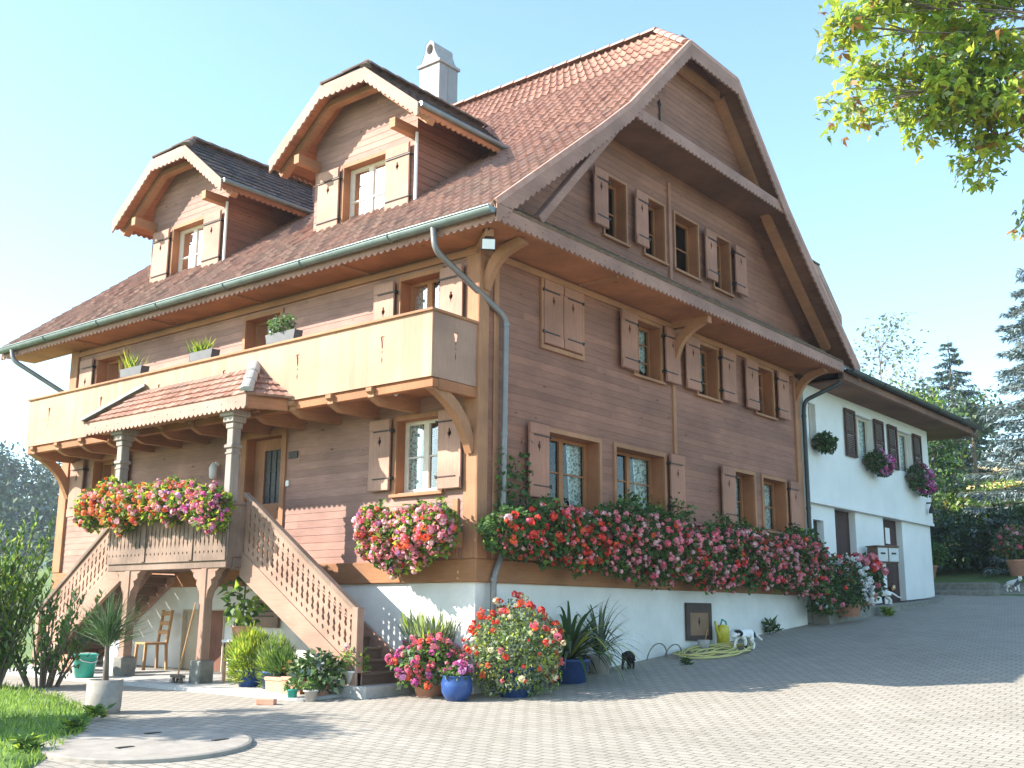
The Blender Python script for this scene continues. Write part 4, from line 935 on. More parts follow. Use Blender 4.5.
for h in AW:
    m2=MB(); u0,u1,z0,z1=h; n=2 if u1-u0>.8 else 1; cw=(u1-u0)/n; d=-.19
    for k in range(n):
        x0,x1=u0+k*cw,u0+(k+1)*cw
        for a,b in (((x0,d,z0),(x0+.05,d+.05,z1)),((x1-.05,d,z0),(x1,d+.05,z1)),((x0+.05,d,z1-.05),(x1-.05,d+.05,z1)),((x0+.05,d,z0),(x1-.05,d+.05,z0+.06))): m2.box(GAB,a,b)
    o=m2.build('window',M['framew'],annex)
    dk=MB(); r=[GAB(a,w,z) for w in (d-.02,d-.9) for a,z in ((u0-.02,z0-.02),(u1+.02,z0-.02),(u1+.02,z1+.02),(u0-.02,z1+.02))]
    dk.add(r,[(4,5,6,7),(0,1,5,4),(1,2,6,5),(2,3,7,6),(3,0,4,7)]); dk.build('dark_room',M['dark'],o)
    g=MB(); g.add([GAB(u0,d+.01,z0),GAB(u1,d+.01,z0),GAB(u1,d+.01,z1),GAB(u0,d+.01,z1)],[(0,1,2,3)]); g.build('pane',M['glass'],o)
    if n==2:
        c=MB(); nn=30; vs=[GAB(u0+(u1-u0)*i/nn,d-.06+.02*math.sin(i*1.7),z) for i in range(nn+1) for z in (z0,z1)]; c.add(vs,[(i*2,i*2+2,i*2+3,i*2+1) for i in range(nn)],0,True); c.build('curtain',M['lace'],o)
for u0,u1 in ((14.18,14.84),(16.18,16.84),(17.2,17.86),(19.18,19.84)):
    m2=MB(); z0,z1=5.56,6.78
    for a,b in (((u0,.03,z0),(u0+.07,.07,z1)),((u1-.07,.03,z0),(u1,.07,z1)),((u0+.07,.03,z0),(u1-.07,.07,z0+.08)),((u0+.07,.03,z1-.08),(u1-.07,.07,z1)),((u0+.07,.03,6.14),(u1-.07,.07,6.2))): m2.box(GAB,a,b)
    for k in range(24):
        z=z0+.1+k*.046
        if 6.11<z<6.19: continue
        m2.add([GAB(u0+.07,.035,z+.035),GAB(u1-.07,.035,z+.035),GAB(u1-.07,.065,z),GAB(u0+.07,.065,z)],[(0,1,2,3)])
    m2.build('louvred_shutter',brown,annex)
for i,h in enumerate(AD):
    m2=MB(); u0,u1,z0,z1=h; m2.box(GAB,(u0,-.31,z0),(u1,-.27,z1)); m2.build('door' if i<2 else 'slit_window',doorw if i<2 else M['iron'],annex)
mb=MB(); mb.box(GAB,(17.35,-.268,3.55),(17.68,-.262,3.98)); mb.build('paper_notice',M['white'],annex)
mb=MB(); mb.tube([GAB(20.1,.0,4.85),GAB(20.1,.14,4.85),GAB(20.1,.14,4.75)],.025,8); mb.lathe(GAB(20.1,.14,4.55),[(.09,0),(.08,.1),(.04,.2),(.02,.22)],10); mb.build('outdoor_lamp',M['iron'],annex)
# its roof: a shallow slab with a boarded soffit and a gutter
mb=MB()
tiles(mb,polyslope([(12.1,-.92,7.33),(12.1,4.5,7.75)],[(22.5,-.92,7.33),(22.5,4.5,7.75)]),40,10,.03,.04); tiles(mb,polyslope([(22.5,10,7.33),(22.5,4.5,7.75)],[(12.1,10,7.33),(12.1,4.5,7.75)]),40,8,.03,.04)
ar=mb.build('wing_roof',M['tiledark'],annex)
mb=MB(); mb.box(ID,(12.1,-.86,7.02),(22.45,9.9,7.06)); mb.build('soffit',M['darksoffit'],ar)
mb=MB(); mb.box(ID,(12.1,-.90,7.04),(22.5,-.862,7.22)); mb.box(ID,(22.455,-.86,7.04),(22.5,9.9,7.32)); mb.build('eaves_board',M['darksoffit'],ar)
mb=MB(); mb.add([(22.45,-.9,7.3),(22.45,4.5,7.73),(22.45,10,7.3)],[(0,1,2)]); mb.build('gable_end',M['darksoffit'],ar)
gutter((12.3,-1.0,7.30),(22.55,-1.0,7.30),parent=ar,mat='darkmetal')
dormer('roof_dormer',lambda u,w,z:(u,1.7-w,z),15.15,0,8.55,lambda z:-4.0,annex,3,with_window=False,cladding='gable')
pipe([(22.2,-1.0,7.25),(22.2,-.95,7.1),(22.0,-.4,6.9)],.04,parent=annex)
# raised stone edging in front of the wing
mb=MB()
pts=[(11.62,-.02),(11.62,-.42),(12.6,-.52),(14.6,-.62),(16.3,-.72),(18.2,-.62),(19.6,-.4),(20.6,-.05)]
tz=lambda x:1.72+.05*(x-11.6)
up=[(x,y,tz(x)) for x,y in pts]; lo=[(x,y-.03,G(x,y)-.2) for x,y in pts]
n=len(pts); mb.add(up+[(20.6,.12,tz(20.6)),(11.62,.12,tz(11.62))],[tuple(range(n+2))],1); 
for i in range(n-1): mb.add([up[i],up[i+1],lo[i+1],lo[i]],[(0,1,2,3)])
for i in range(n-1): mb.beam(Vector(up[i])+Vector((0,.08,.0)),Vector(up[i+1])+Vector((0,.08,.0)),.20,.05)
tag(mb.build('raised_bed_edging',[M['stonedark'],M['soil']]),'low mossy stone edging of the raised strip along the white wing','edging')

# ------------------------------------------------------------------ plants
def base_of(x,y,dz=0): return (x,y,G(x,y)+dz)
def leafmix(n,keys,probs): return rng.choice(len(keys),size=n,p=np.array(probs)/sum(probs)),[L[k] for k in keys]
def shell(n,rad,low=-.6,fill=.55):
    """points through an uneven ellipsoid, denser near its skin; returns points and outward normals"""
    d=rdir(n*2); d=d[d[:,2]>low][:n]; r=fill+(1-fill)*rng.random(len(d))**.5
    lump=1+.16*np.sin(d[:,0]*5+d[:,1]*3+1)*np.cos(d[:,2]*6+d[:,1]*4)
    return d*np.array(rad)*(r*lump)[:,None],d
def leaves_at(name,C,Nrm,size,keys,probs,parent,droop=.2,asp=.55,up=.5):
    n=len(C); D=rdir(n)*.8+Nrm*.7+np.array([0,0,-droop]); N=rdir(n)*.6+Nrm*.5+np.array([0,0,up])
    mi,ms=leafmix(n,keys,probs); s=size*rng.uniform(.65,1.3,n)
    return kites(name,C,D,N,s,s*asp,mi,ms,parent)
def blooms_at(name,C,Nrm,size,keys,probs,parent,petals=13):
    """each bloom is a rounded head of petals"""
    n=len(C); q=rdir(n*petals); c=np.repeat(np.arange(n),petals); s=size*rng.choice([.45,.7,.9,1.1,1.35],n,p=[.15,.25,.3,.2,.1])[c]
    pos=C[c]+q*(s*.45)[:,None]+Nrm[c]*(s*.2)[:,None]; D=np.cross(q,rdir(n*petals))+q*.15; N=q
    kc,ms0=rng.choice(len(keys),size=n,p=np.array(probs)/sum(probs)),[F[k] for k in keys]
    pos=pos-D/np.linalg.norm(D,axis=1,keepdims=True)*(s*.35)[:,None]
    return kites(name,pos,D,N,s*.75,s*.62,kc[c],ms0,parent,base=.55)
def pot(name,mat,prof,parent=None,soil=True,n=20):
    mb=MB(); mb.lathe((0,0,0),prof,n); 
    r,z=prof[-1]; 
    if soil: mb.lathe((0,0,0),[(0.0,z-.03),(r,z-.03)],n,1)
    return mb.build(name,[M[mat],M['soil']],parent)
def tub_prof(r0,r1,h,lip=.02): return [(0,0),(r0,0),(r1,h*.88),(r1+lip,h*.89),(r1+lip,h),(r1-.015,h),(r1-.02,h*.8)]
# -- geranium boxes
def box_row(name,label,loc,half,P0,n_leaf,n_bloom,size_leaf,bl_size,keys,probs,lk,lp,planter,rad,group=None,colour_by=None,extra=None):
    t=thing(name,label,'flower box',loc)
    mb=MB()
    for b in planter: mb.box(ID,b[0],b[1])
    mb.build('planter',M['beamw'],t,.006)
    return t
def mound(nx,length,radw,radz,axis,seed,clumps):
    """lumpy hanging mass along a box: several overlapping clumps"""
    C=[];N=[]
    for k in range(clumps):
        c=(k+.5)/clumps-.5; a=rng.uniform(.75,1.15)
        p,d=shell(nx//clumps,(length/clumps*.85*a,radw*rng.uniform(.85,1.15),radz*rng.uniform(.8,1.12)),-1,.6)
        p[:,0]+=c*length+rng.normal(0,.05); p[:,2]+=rng.normal(0,.06)
        C.append(p);N.append(d)
    C=np.concatenate(C);N=np.concatenate(N)
    return C,N
# long row on the gable side (local x along the wall, -y outward)
t=thing('flower_box','long row of red and pink geraniums along the gable wall under the ground floor windows','flower box',(0,0,2.62))
mb=MB(); 
for k in range(8): mb.box(ID,(.25+k*1.42,-.36,0),(1.62+k*1.42,-.10,.20))
mb.box(ID,(.1,-.14,-.08),(11.4,-.02,.0)); mb.build('planter',M['beamw'],t,.006)
C,N=mound(18000,11.3,.31,.66,0,1,14); C[:,0]+=5.55; C[:,1]-=.43; C[:,2]=C[:,2]*np.clip(.60+.11*C[:,0],.55,1.)+.21-.013*np.clip(C[:,0],0,6)
C=C[(C[:,1]<-.06)|(C[:,0]<0)]; 
N=np.resize(N,(len(C),3)); N=np.stack([rng.normal(0,.4,len(C)),-np.abs(rng.normal(.7,.3,len(C))),rng.normal(.1,.5,len(C))],1)
# trailing end by the corner of the house and creeping shoots beside the first window
n=1100; e=np.stack([rng.normal(11.25,.22,n),rng.normal(-.50,.16,n),rng.uniform(-.95,.35,n)],1)
n2=230; s=np.stack([rng.uniform(.35,1.15,n2),rng.uniform(-.20,-.05,n2),rng.beta(1.2,2.4,n2)*1.3+.45],1)
n3=300; s2=np.stack([rng.uniform(3.5,6.1,n3),rng.uniform(-.3,-.08,n3),rng.beta(1.2,2.2,n3)*.6+.6],1)
A=np.concatenate([C,e,s,s2]); NA=np.concatenate([N,rdir(n)*.6+[0,-.5,0],rdir(n2)*.5+[0,-.6,0],rdir(n3)*.5+[0,-.6,.2]])
leaves_at('foliage',A,NA,.085,['dark','mid','light'],[.42,.46,.12],t,asp=.85)
kk=rng.random(len(C))<.13; cb=C[kk]; cb[:,1]-=.06; dens=rng.random(len(cb))<np.clip(.75+.05*cb[:,0],0,1); cb=cb[dens]; cb=cb[(cb[:,2]<.66)]
front=cb[:,1]<-.40; cb=cb[front|(rng.random(len(cb))<.25)]
lefty=cb[:,0]<2.6
for grp,ks,pr in ((lefty,['red','scarlet','pink','palepink','rose'],[.34,.26,.14,.12,.14]),(~lefty,['red','pink','rose','palepink','scarlet'],[.12,.42,.22,.20,.04])):
    q=cb[grp]; blooms_at('blossom',q,np.tile([0,-.8,.2],(len(q),1)),.082,ks,pr,t)
q=e[rng.random(len(e))<.045]; blooms_at('blossom',q+[0,-.08,0],np.tile([0,-.8,.2],(len(q),1)),.085,['red','pink','rose'],[.3,.4,.3],t)
# box under the corner window on the balcony side
t=thing('flower_box','round overflowing box of pink geraniums under the corner window beside the stairs','flower box',(-.32,1.0,2.60),R(-90))
mb=MB(); mb.box(ID,(-.85,-.05,-.05),(.85,.20,.18)); mb.build('planter',M['beamw'],t,.006)
C,N=mound(4800,1.62,.33,.48,0,2,4); C[:,2]+=.18; C[:,1]-=.12; C=C[C[:,1]<.27]; N=rdir(len(C))*.6+np.array([0,-.7,.25])
leaves_at('foliage',C,N,.08,['mid','light','lime','yellow'],[.35,.3,.2,.15],t,asp=.85)
q=C[(rng.random(len(C))<.21)&(C[:,1]<.02)]+np.array([0,-.05,0]); q=q[q[:,2]<.55]; blooms_at('blossom',q,np.tile([0,-.8,.3],(len(q),1)),.078,['pink','palepink','scarlet','rose','lilac'],[.36,.3,.12,.14,.08],t)
# porch railing box, warm colours on the left and pinks on the right
t=thing('flower_box','orange, pink and magenta geraniums spilling over the porch railing','flower box',(DX-.15,5.95,3.25),R(-90))
mb=MB(); mb.box(ID,(-1.35,-.10,-.02),(1.95,.14,.2)); mb.build('planter',M['beamw'],t,.006)
C,N=mound(8600,3.95,.29,.37,0,3,8); C[:,0]-=.02; C[:,2]+=.12; C[:,1]-=.03; N=rdir(len(C))*.6+np.array([0,-.6,.35])
leaves_at('foliage',C,N,.085,['mid','light','lime','yellow'],[.24,.3,.26,.2],t,asp=.8)
q=C[(rng.random(len(C))<.14)&(C[:,1]<.04)]+np.array([0,-.05,0]); w=q[:,0]+rng.normal(0,.5,len(q))
for sel,ks,pr in ((w<-.0,['orange','scarlet','palepink','pink'],[.36,.24,.25,.15]),((w>=-.0)&(w<1.1),['scarlet','palepink','pink','orange'],[.25,.35,.28,.12]),(w>=1.1,['magenta','pink','lilac','palepink'],[.34,.3,.2,.16])):
    p=q[sel]*np.array([-1,1,1]) if False else q[sel]
    blooms_at('blossom',p,np.tile([0,-.8,.3],(len(p),1)),.075,ks,pr,t)
# -- window boxes on the white wing
for lab,x,z,wd,hh,keys in (('small green window box on the white wing next to the downpipe',12.32,5.62,.30,.20,None),('purple window box under the first shuttered window of the white wing',15.75,5.52,.62,.28,['magenta','lilac']),('trailing purple window box under the far window of the white wing',18.95,5.42,.66,.40,['magenta','lilac'])):
    t=thing('window_box',lab,'flower box',(x,-.18,z)); mb=MB(); mb.box(ID,(-wd*.8,-.10,-.06),(wd*.8,.14,.10)); mb.build('planter',M['tiledark'],t)
    p,d=shell(900,(wd,.26,hh),-1,.5); p[:,1]-=.08; p[:,2]+=.03; p[:,2]-=.25*np.clip(p[:,0]/wd,0,1)*hh*2
    leaves_at('foliage',p,d,.085,['dark','mid','greyg'],[.6,.3,.1],t,asp=.7)
    if keys:
        q=p[rng.random(len(p))<.12]+[0,-.06,0]; q=q[q[:,0]>-wd*.3]; blooms_at('blossom',q,np.tile([0,-.8,.2],(len(q),1)),.10,keys,[.6,.4],t)
# -- little planters on the balcony rail
def rail_planter(lab,yc,w,kind):
    t=thing('rail_planter',lab,'planter',(-.98,yc,5.966)); mb=MB(); mb.poly(lambda u,w_,z:(w_,u,z),[(-w/2+.03,0),(w/2-.03,0),(w/2,.16),(-w/2,.16)],[],-.08,.09); mb.build('trough',noise_mat('dark planter',(.07,.07,.075),(.11,.11,.115),5,.6,.05),t,.006)
    if kind=='bush':
        p,d=shell(420,(.15,w*.42,.18),-.7,.3); p[:,2]+=.29; p[:,1]+=.05; leaves_at('foliage',p,d,.06,['greyg','mid','light'],[.4,.35,.25],t,asp=.8)
    else:
        n=46 if kind=='spiky' else 130; a=rng.uniform(0,6.28,n); C=np.stack([rng.normal(0,.03,n),rng.normal(.08 if kind=='spiky' else .12,w*.2,n),np.full(n,.14)],1)
        D=np.stack([np.cos(a)*.5,np.sin(a)*.6,rng.uniform(.6,1.4,n)],1); mi,ms=leafmix(n,['yellow','mid','lime'],[.4,.35,.25]); kites('foliage',C,D,rdir(n),rng.uniform(.25,.5,n)*(1 if kind=='spiky' else .7),.022,mi,ms,t)
rail_planter('grey rail planter with spiky yellow green shoots near the far balcony end',7.75,.72,'spiky')
rail_planter('grey rail planter with fine grassy plant in the middle of the balcony rail',5.56,.66,'grass')
rail_planter('grey rail planter with a round silvery bush, nearest the dark balcony doorway',3.40,.74,'bush')
# -- plants at the house corner
def potted(name,label,x,y,pt,foliage,dz=0,cat='potted plant'):
    t=thing(name,label,cat,base_of(x,y,dz)); o=pt(t); foliage(t); return t
def f_pink(t):
    p,d=shell(1500,(.52,.50,.36),-.75,.4); p[:,2]+=.42; leaves_at('foliage',p,d,.075,['mid','light','greyg'],[.4,.4,.2],t,asp=.8)
    q,dd=shell(170,(.55,.53,.40),-.6,.85); q[:,2]+=.42; blooms_at('blossom',q,dd,.08,['rose','pink','magenta','lilac','scarlet'],[.3,.3,.2,.1,.1],t)
potted('potted_geranium','low pink geranium in a pot by the stair foot, left of the red flowering bush',-.45,.45,lambda t:pot('pot','terra',tub_prof(.18,.25,.3),t),f_pink)
def f_grassy(t):
    n=700; a=rng.uniform(0,6.28,n); r=rng.uniform(0,.22,n); C=np.stack([r*np.cos(a),r*np.sin(a),np.full(n,.42)],1); D=np.stack([np.cos(a)*.35,np.sin(a)*.35,np.ones(n)],1)+rdir(n)*.25
    mi,ms=leafmix(n,['pale','lime','greyg'],[.45,.3,.25]); kites('foliage',C+D*rng.uniform(0,.5,n)[:,None],D,rdir(n),rng.uniform(.16,.32,n),.035,mi,ms,t)
potted('potted_grass','upright pale green plant in a pot against the white corner wall',-.12,.75,lambda t:pot('pot','terra',tub_prof(.17,.24,.42),t),f_grassy)
def f_big(t):
    p,d=shell(6800,(.68,.64,.66),-.95,.35); p[:,2]+=.60; p=p[p[:,2]>.02]; d=d[:len(p)]; leaves_at('foliage',p,d,.06,['greyg','pale','mid','lime','yellow'],[.3,.28,.2,.14,.08],t,asp=.55)
    q,dd=shell(230,(.70,.66,.66),-.7,.9); q[:,2]+=.66; top=(q[:,2]>.75)|(q[:,0]>.25)
    q=q[top|(rng.random(len(q))<.35)]; blooms_at('blossom',q,np.tile([-.4,-.6,.4],(len(q),1)),.078,['red','scarlet','rose','cream'],[.45,.2,.12,.23],t)
potted('flowering_bush','large bushy plant with red and cream flowers at the house corner by the downpipe',.20,-.60,lambda t:pot('pot','blue',tub_prof(.22,.30,.42),t),f_big)
potted('blue_pot','blue glazed pot with small pink flowers in front of the house corner',-.62,-.22,lambda t:pot('pot','blue',[(0,0),(.14,0),(.21,.12),(.22,.24),(.19,.32),(.21,.34),(.19,.34),(.17,.3)],t),
  lambda t:(lambda p,d:(leaves_at('foliage',p+[0,0,.36],d,.06,['mid','light'],[.5,.5],t,asp=.8),blooms_at('blossom',p[::14]+[0,0,.4],d[::14],.08,['magenta','lilac'],[.5,.5],t)))(*shell(260,(.22,.22,.12),-.3,.3)))
def strap(n,h0,ln,wid,keys,probs,t,arch=1.0,spread=.9,name='foliage',segs=9,elo=.25):
    mb=MB(); ms=[L[k] for k in keys]
    for i in range(n):
        a=rng.uniform(0,6.28); e=rng.uniform(elo,1.3); l=ln*rng.uniform(.7,1.15); p=Vector((0,0,h0)); d=Vector((math.cos(a)*math.cos(e)*spread,math.sin(a)*math.cos(e)*spread,math.sin(e))).normalized(); sd=Vector((-math.sin(a),math.cos(a),0)); vs=[]
        for k in range(segs+1):
            tt=k/segs; w=wid*(.55+.9*tt if tt<.4 else .95*(1-tt)/.6+.02)*.5; vs+= [p+sd*w,p-sd*w+Vector((0,0,.0))]; p=p+d*(l/segs); d=(d+Vector((0,0,-arch*.46))*(.3+tt)).normalized()
        m=int(rng.choice(len(keys),p=np.array(probs)/sum(probs)))
        mb.add(vs,[(2*k,2*k+1,2*k+3,2*k+2) for k in range(segs)],m,True)
    return mb.build(name,ms,t)
t=thing('potted_lily','plant with long arching dark strap leaves in a blue pot beside the red flowering bush','potted plant',base_of(1.75,-.42)); pot('pot','blue',tub_prof(.24,.30,.36),t); strap(120,.34,1.25,.075,['dark','mid','greyg','yellow'],[.42,.28,.18,.12],t,.8)
t=thing('potted_plant','small grey pot with upright reedy leaves against the white wall, nearest the black cat','potted plant',base_of(2.85,-.22)); pot('pot','stone',tub_prof(.15,.21,.3),t); strap(60,.28,.95,.05,['greyg','dark','mid'],[.4,.4,.2],t,.6,.6)
# -- plants at the left stairs
def fluffy(lab,x,y,rx,h,keys,probs,n):
    t=thing('feathery_bush',lab,'potted plant',base_of(x,y)); pot('pot','blue',tub_prof(.17,.22,.3),t)
    p,d=shell(n,(rx,rx,h*.52),-.9,.25); p[:,2]+=h*.55; D=d+np.array([0,0,.9])+rdir(n)[:len(p)]*.35; mi,ms=leafmix(len(p),keys,probs); kites('foliage',p,D,rdir(len(p)),rng.uniform(.07,.15,len(p)),.015,mi,ms,t); return t
fluffy('dense feathery bright green bush nearest the brown deck post',-1.25,3.42,.36,.80,['lime','yellow','light'],[.45,.25,.3],5200)
fluffy('looser feathery green bush with upright tips next to the terracotta planters',-1.25,2.85,.27,.72,['light','lime','pale'],[.4,.35,.25],2400)
def trough(lab,x,y,w,h,rz,fol=None):
    t=thing('terracotta_trough',lab,'planter',base_of(x,y),rz); mb=MB(); mb.poly(lambda u,w_,z:(u,w_,z),[(-w/2+.02,0),(w/2-.02,0),(w/2,h),(-w/2,h)],[],-.14,.14); mb.box(ID,(-w/2-.012,-.152,h-.05),(w/2+.012,.152,h-.004)); mb.box(ID,(-w/2+.03,-.12,h-.003),(w/2-.03,.12,h+.004),1); mb.build('planter_box',[M['terra'],M['soil']],t,.008)
    if fol: fol(t)
trough('terracotta trough with feathery seedlings at the foot of the stairs',-1.45,2.45,.42,.25,R(-90),lambda t:(lambda p,d:kites('foliage',p+[0,0,.38],d+[0,0,1.2],rdir(len(p)),.16,.02,*leafmix(len(p),['light','mid'],[.5,.5]),t))(*shell(500,(.22,.12,.2),-.5,.3)))
trough('plain terracotta trough standing right of the seedling trough',-1.5,2.05,.36,.28,R(-80),lambda t:(lambda p,d:leaves_at('foliage',p+[0,0,.36],d,.08,['mid','rust'],[.7,.3],t))(*shell(160,(.2,.12,.14),-.4,.3)))
t=thing('potted_plant','dark leafy potted plants crowded at the newel post of the stairs','potted plant',base_of(-1.5,1.62)); pot('pot','terra',tub_prof(.14,.19,.24),t)
p,d=shell(520,(.36,.36,.26),-.9,.35); p[:,2]+=.36; leaves_at('foliage',p,d,.12,['dark','mid','blued','pale'],[.35,.3,.15,.2],t,asp=.6)
for lab,x,y,m,r in (('small white stone pot on the ground in front of the dark leafy plants',-1.85,1.35,'stone',.09),('small turquoise pot on the ground below the dark leafy plants',-1.9,1.68,'green_plastic',.07)):
    t=thing('small_pot',lab,'pot',base_of(x,y)); pot('pot',m,tub_prof(r*.8,r,.16),t); p,d=shell(70,(.1,.1,.08),-.3,.3); leaves_at('foliage',p+[0,0,.2],d,.07,['mid','light'],[.5,.5],t)
t=thing('potted_flower','white flowering plant in a pale pot on the bottom stair step','potted plant',(-1.12,1.30,.606)); pot('pot','white',tub_prof(.08,.12,.2),t); p,d=shell(190,(.22,.22,.18),-.7,.3); p[:,2]+=.34; leaves_at('foliage',p,d,.075,['light','mid','lime'],[.4,.4,.2],t)
q=np.array([[.02,-.05,.60],[-.05,.1,.5],[.1,.02,.48]]); blooms_at('blossom',q,np.tile([0,0,1.],(3,1)),.11,['white','palepink'],[.8,.2],t); mb=MB(); mb.tube([(.0,0,.2),(.02,-.05,.58)],.008,5); mb.build('stem',L['mid'],t)
# plant on a small table under the stairs
t=thing('plant_stand','small white topped stand under the porch carrying a leafy plant','plant stand',base_of(-.95,4.10)); mb=MB(); mb.box(ID,(-.22,-.22,.66),(.22,.22,.70)); mb.build('stand_top',M['white'],t,.006)
for a in (-.17,.17):
    for b in (-.17,.17): mb=MB(); mb.box(ID,(a-.02,b-.02,0),(a+.02,b+.02,.66)); mb.build('leg',M['terra'],t)
mb=MB(); mb.box(ID,(-.19,-.19,.42),(.19,.19,.655)); mb.build('drawer',M['balc'],t,.005)
t=thing('potted_plant','tall broad leaved plant on the white topped stand under the porch','potted plant',(-.95,4.10,G(-.95,4.1)+.70)); pot('pot','terra',tub_prof(.12,.16,.22),t)
mb=MB(); mb.tube([(0,0,.1),(.03,.02,.5),(.0,-.03,.95)],.014,6); mb.build('stem',M['trunk'],t)
p,d=shell(120,(.30,.30,.46),-1,.3); p[:,2]+=.58; leaves_at('foliage',p,d,.17,['mid','light','lime'],[.45,.35,.2],t,asp=.6)
# -- palm like shrub in concrete pot on the yard
t=thing('potted_palm','wispy grass palm with a thin trunk in a round concrete pot on the yard','potted plant',base_of(-4.28,2.48)); pot('pot','stonepot',[(0,0),(.20,0),(.215,.1),(.22,.42),(.20,.42),(.19,.38)],t,n=28)
mb=MB(); mb.tube([(0,0,.36),(.01,.02,.6),(-.01,.0,.85)],[.045,.035,.03],8); mb.build('stem',M['trunk'],t)
n=430; a=rng.uniform(0,6.28,n); e=rng.uniform(-.1,1.5,n); D=np.stack([np.cos(a)*np.cos(e),np.sin(a)*np.cos(e),np.sin(e)*1.0+.25],1); C=np.tile([0,0,.82],(n,1))+np.stack([np.zeros(n),np.zeros(n),rng.uniform(-.05,.22,n)],1)
mi,ms=leafmix(n,['mid','dark','greyg'],[.4,.35,.25]); kites('foliage',C,D,rdir(n),rng.uniform(.3,.72,n),.0095,mi,ms,t)
# -- big shrub at the left edge
def shrub(lab,x,y,h,spread,n_stem,leaf,keys,probs,per=34,name='leafy_shrub',narrow=.35):
    t=thing(name,lab,'shrub',base_of(x,y)); mb=MB(); C=[];D=[]
    for i in range(n_stem):
        a=rng.uniform(0,6.28); r=spread*math.sqrt(rng.random()); hh=h*rng.uniform(.55,1.0); b=Vector((math.cos(a)*r*.25,math.sin(a)*r*.25,0)); e=Vector((math.cos(a)*r,math.sin(a)*r,hh)); m=(b+e)/2+Vector((math.cos(a)*r*.25,math.sin(a)*r*.25,0))*-.4
        pts=[b*(1-t_)**2+m*2*t_*(1-t_)+e*t_*t_ for t_ in np.linspace(0,1,7)]; mb.tube(pts,[.022*(1-k/7.5) for k in range(7)],5)
        for k in range(per):
            t_=rng.uniform(.12,1.0)**.8; q=b*(1-t_)**2+m*2*t_*(1-t_)+e*t_*t_; o=rdir(1)[0]*narrow*(1.05-t_)*rng.random(); C.append((q.x+o[0],q.y+o[1],q.z+o[2]*.6)); D.append((o[0]*2,o[1]*2,.5+rng.random()*.6))
    mb.build('stem',M['trunk'],t); C=np.array(C);D=np.array(D)+rdir(len(C))*.5; mi,ms=leafmix(len(C),keys,probs); s=leaf*rng.uniform(.7,1.2,len(C)); kites('foliage',C,D,rdir(len(C))+[0,0,.6],s,s*.38,mi,ms,t)
    return t
shrub('tall leafy shrub with upright bright shoots at the left edge of the yard',-3.75,6.75,2.75,.95,50,.12,['mid','light','lime','pale'],[.34,.34,.2,.12],88,narrow=.24)
shrub('smaller drooping shrub in front of the left stair flight',-3.0,6.35,1.55,.95,22,.12,['mid','light','greyg','dark'],[.4,.25,.2,.15],52,narrow=.3)

# ------------------------------------------------------------------ small things on the yard
mb=MB(); cx,cy,rr=-5.5,-.38,1.03; n=48; vs=[];
for r,dz in ((rr,.0),(rr,.045),(rr-.03,.055),(.0,.055)):
    for k in range(n): a=2*math.pi*k/n; x,y=cx+r*math.cos(a),cy+r*math.sin(a); vs.append((x,y,G(cx,cy)+(x-cx)*.032+(y-cy)*.028+dz))
mb.add(vs,[(i*n+k,i*n+(k+1)%n,(i+1)*n+(k+1)%n,(i+1)*n+k) for i in range(3) for k in range(n)])
mh=mb.build('concrete_cover',noise_mat('worn concrete',(.24,.215,.185),(.37,.335,.29),3.2,.9,.5,detail=12)); tag(mh,'large round concrete cover slab set in the paving beside the lawn','cover slab')
mb=MB()
for dx,dy in ((.35,.45),(.55,-.45),(-.35,-.15)): mb.box(ID,(cx+dx-.09,cy+dy-.03,G(cx,cy)+dx*.032+dy*.028+.045),(cx+dx+.09,cy+dy+.03,G(cx,cy)+dx*.032+dy*.028+.062))
mb.build('lifting_eye',M['iron'],mh)
mb=MB(); mb.box(ID,(-.125,-.06,0),(.125,.06,.075)); b=mb.build('loose_brick',M['terra'],None,.006); b.location=base_of(-2.45,1.55,.012); b.rotation_euler=(0,0,R(-60)); tag(b,'single red brick lying on the paving in front of the stairs','brick')
pad=sheet([(-1.95,1.4),(-.05,1.4),(-.05,9.8),(-2.25,9.8)],.5,.05,'concrete_pad',M['stone'])
# things stored under the porch and stairs
t=thing('wooden_chair','wooden chair with slatted back under the porch against the white wall','chair',base_of(-.5,7.25,.055),R(-10))
wc=wood('chair wood',(.50,.28,.13),'z',.2)
for a,b in ((-.19,-.19),(-.19,.19),(.19,-.19),(.19,.19)):
    m2=MB(); m2.beam((a*1.1,b*1.1,0),(a,b,.44),.045,.045,up=(1,0,0)); m2.build('leg',wc,t)
m2=MB(); m2.box(ID,(-.22,-.22,.44),(.22,.22,.48)); m2.build('seat',wc,t,.008)
m2=MB()
for b in (-.19,.19): m2.beam((.20,b,.48),(.27,b,1.05),.045,.045,up=(0,1,0))
m2.box(ID,(.19,-.21,.62),(.24,.21,.69)); m2.box(ID,(.21,-.21,.78),(.26,.21,.85)); m2.box(ID,(.235,-.21,.95),(.285,.21,1.03)); m2.build('backrest',wc,t,.005)
t=thing('plastic_tub','turquoise plastic tub under the left stair flight','tub',base_of(-1.95,6.95,.055)); pot('tub','green_plastic',[(0,0),(.15,0),(.20,.36),(.215,.37),(.20,.38),(.185,.35),(.14,.03)],t,soil=False); mb=MB(); mb.tube([(.2,0,.36),(.14,-.15,.27),(0,-.21,.24),(-.14,-.15,.27),(-.2,0,.36)],.008,5); mb.build('handle',M['white'],t)
mb=MB(); vs=[];nn=16
for j,(z,r) in enumerate(((0,.20),(.12,.25),(.3,.23),(.45,.19),(.56,.12),(.60,.05))):
    for k in range(nn): a=2*math.pi*k/nn; q=r*(1+.14*math.sin(3*a+j)+.07*math.sin(7*a+2*j)); vs.append((q*math.cos(a)*.8,q*math.sin(a)*1.1+.05*z,z))
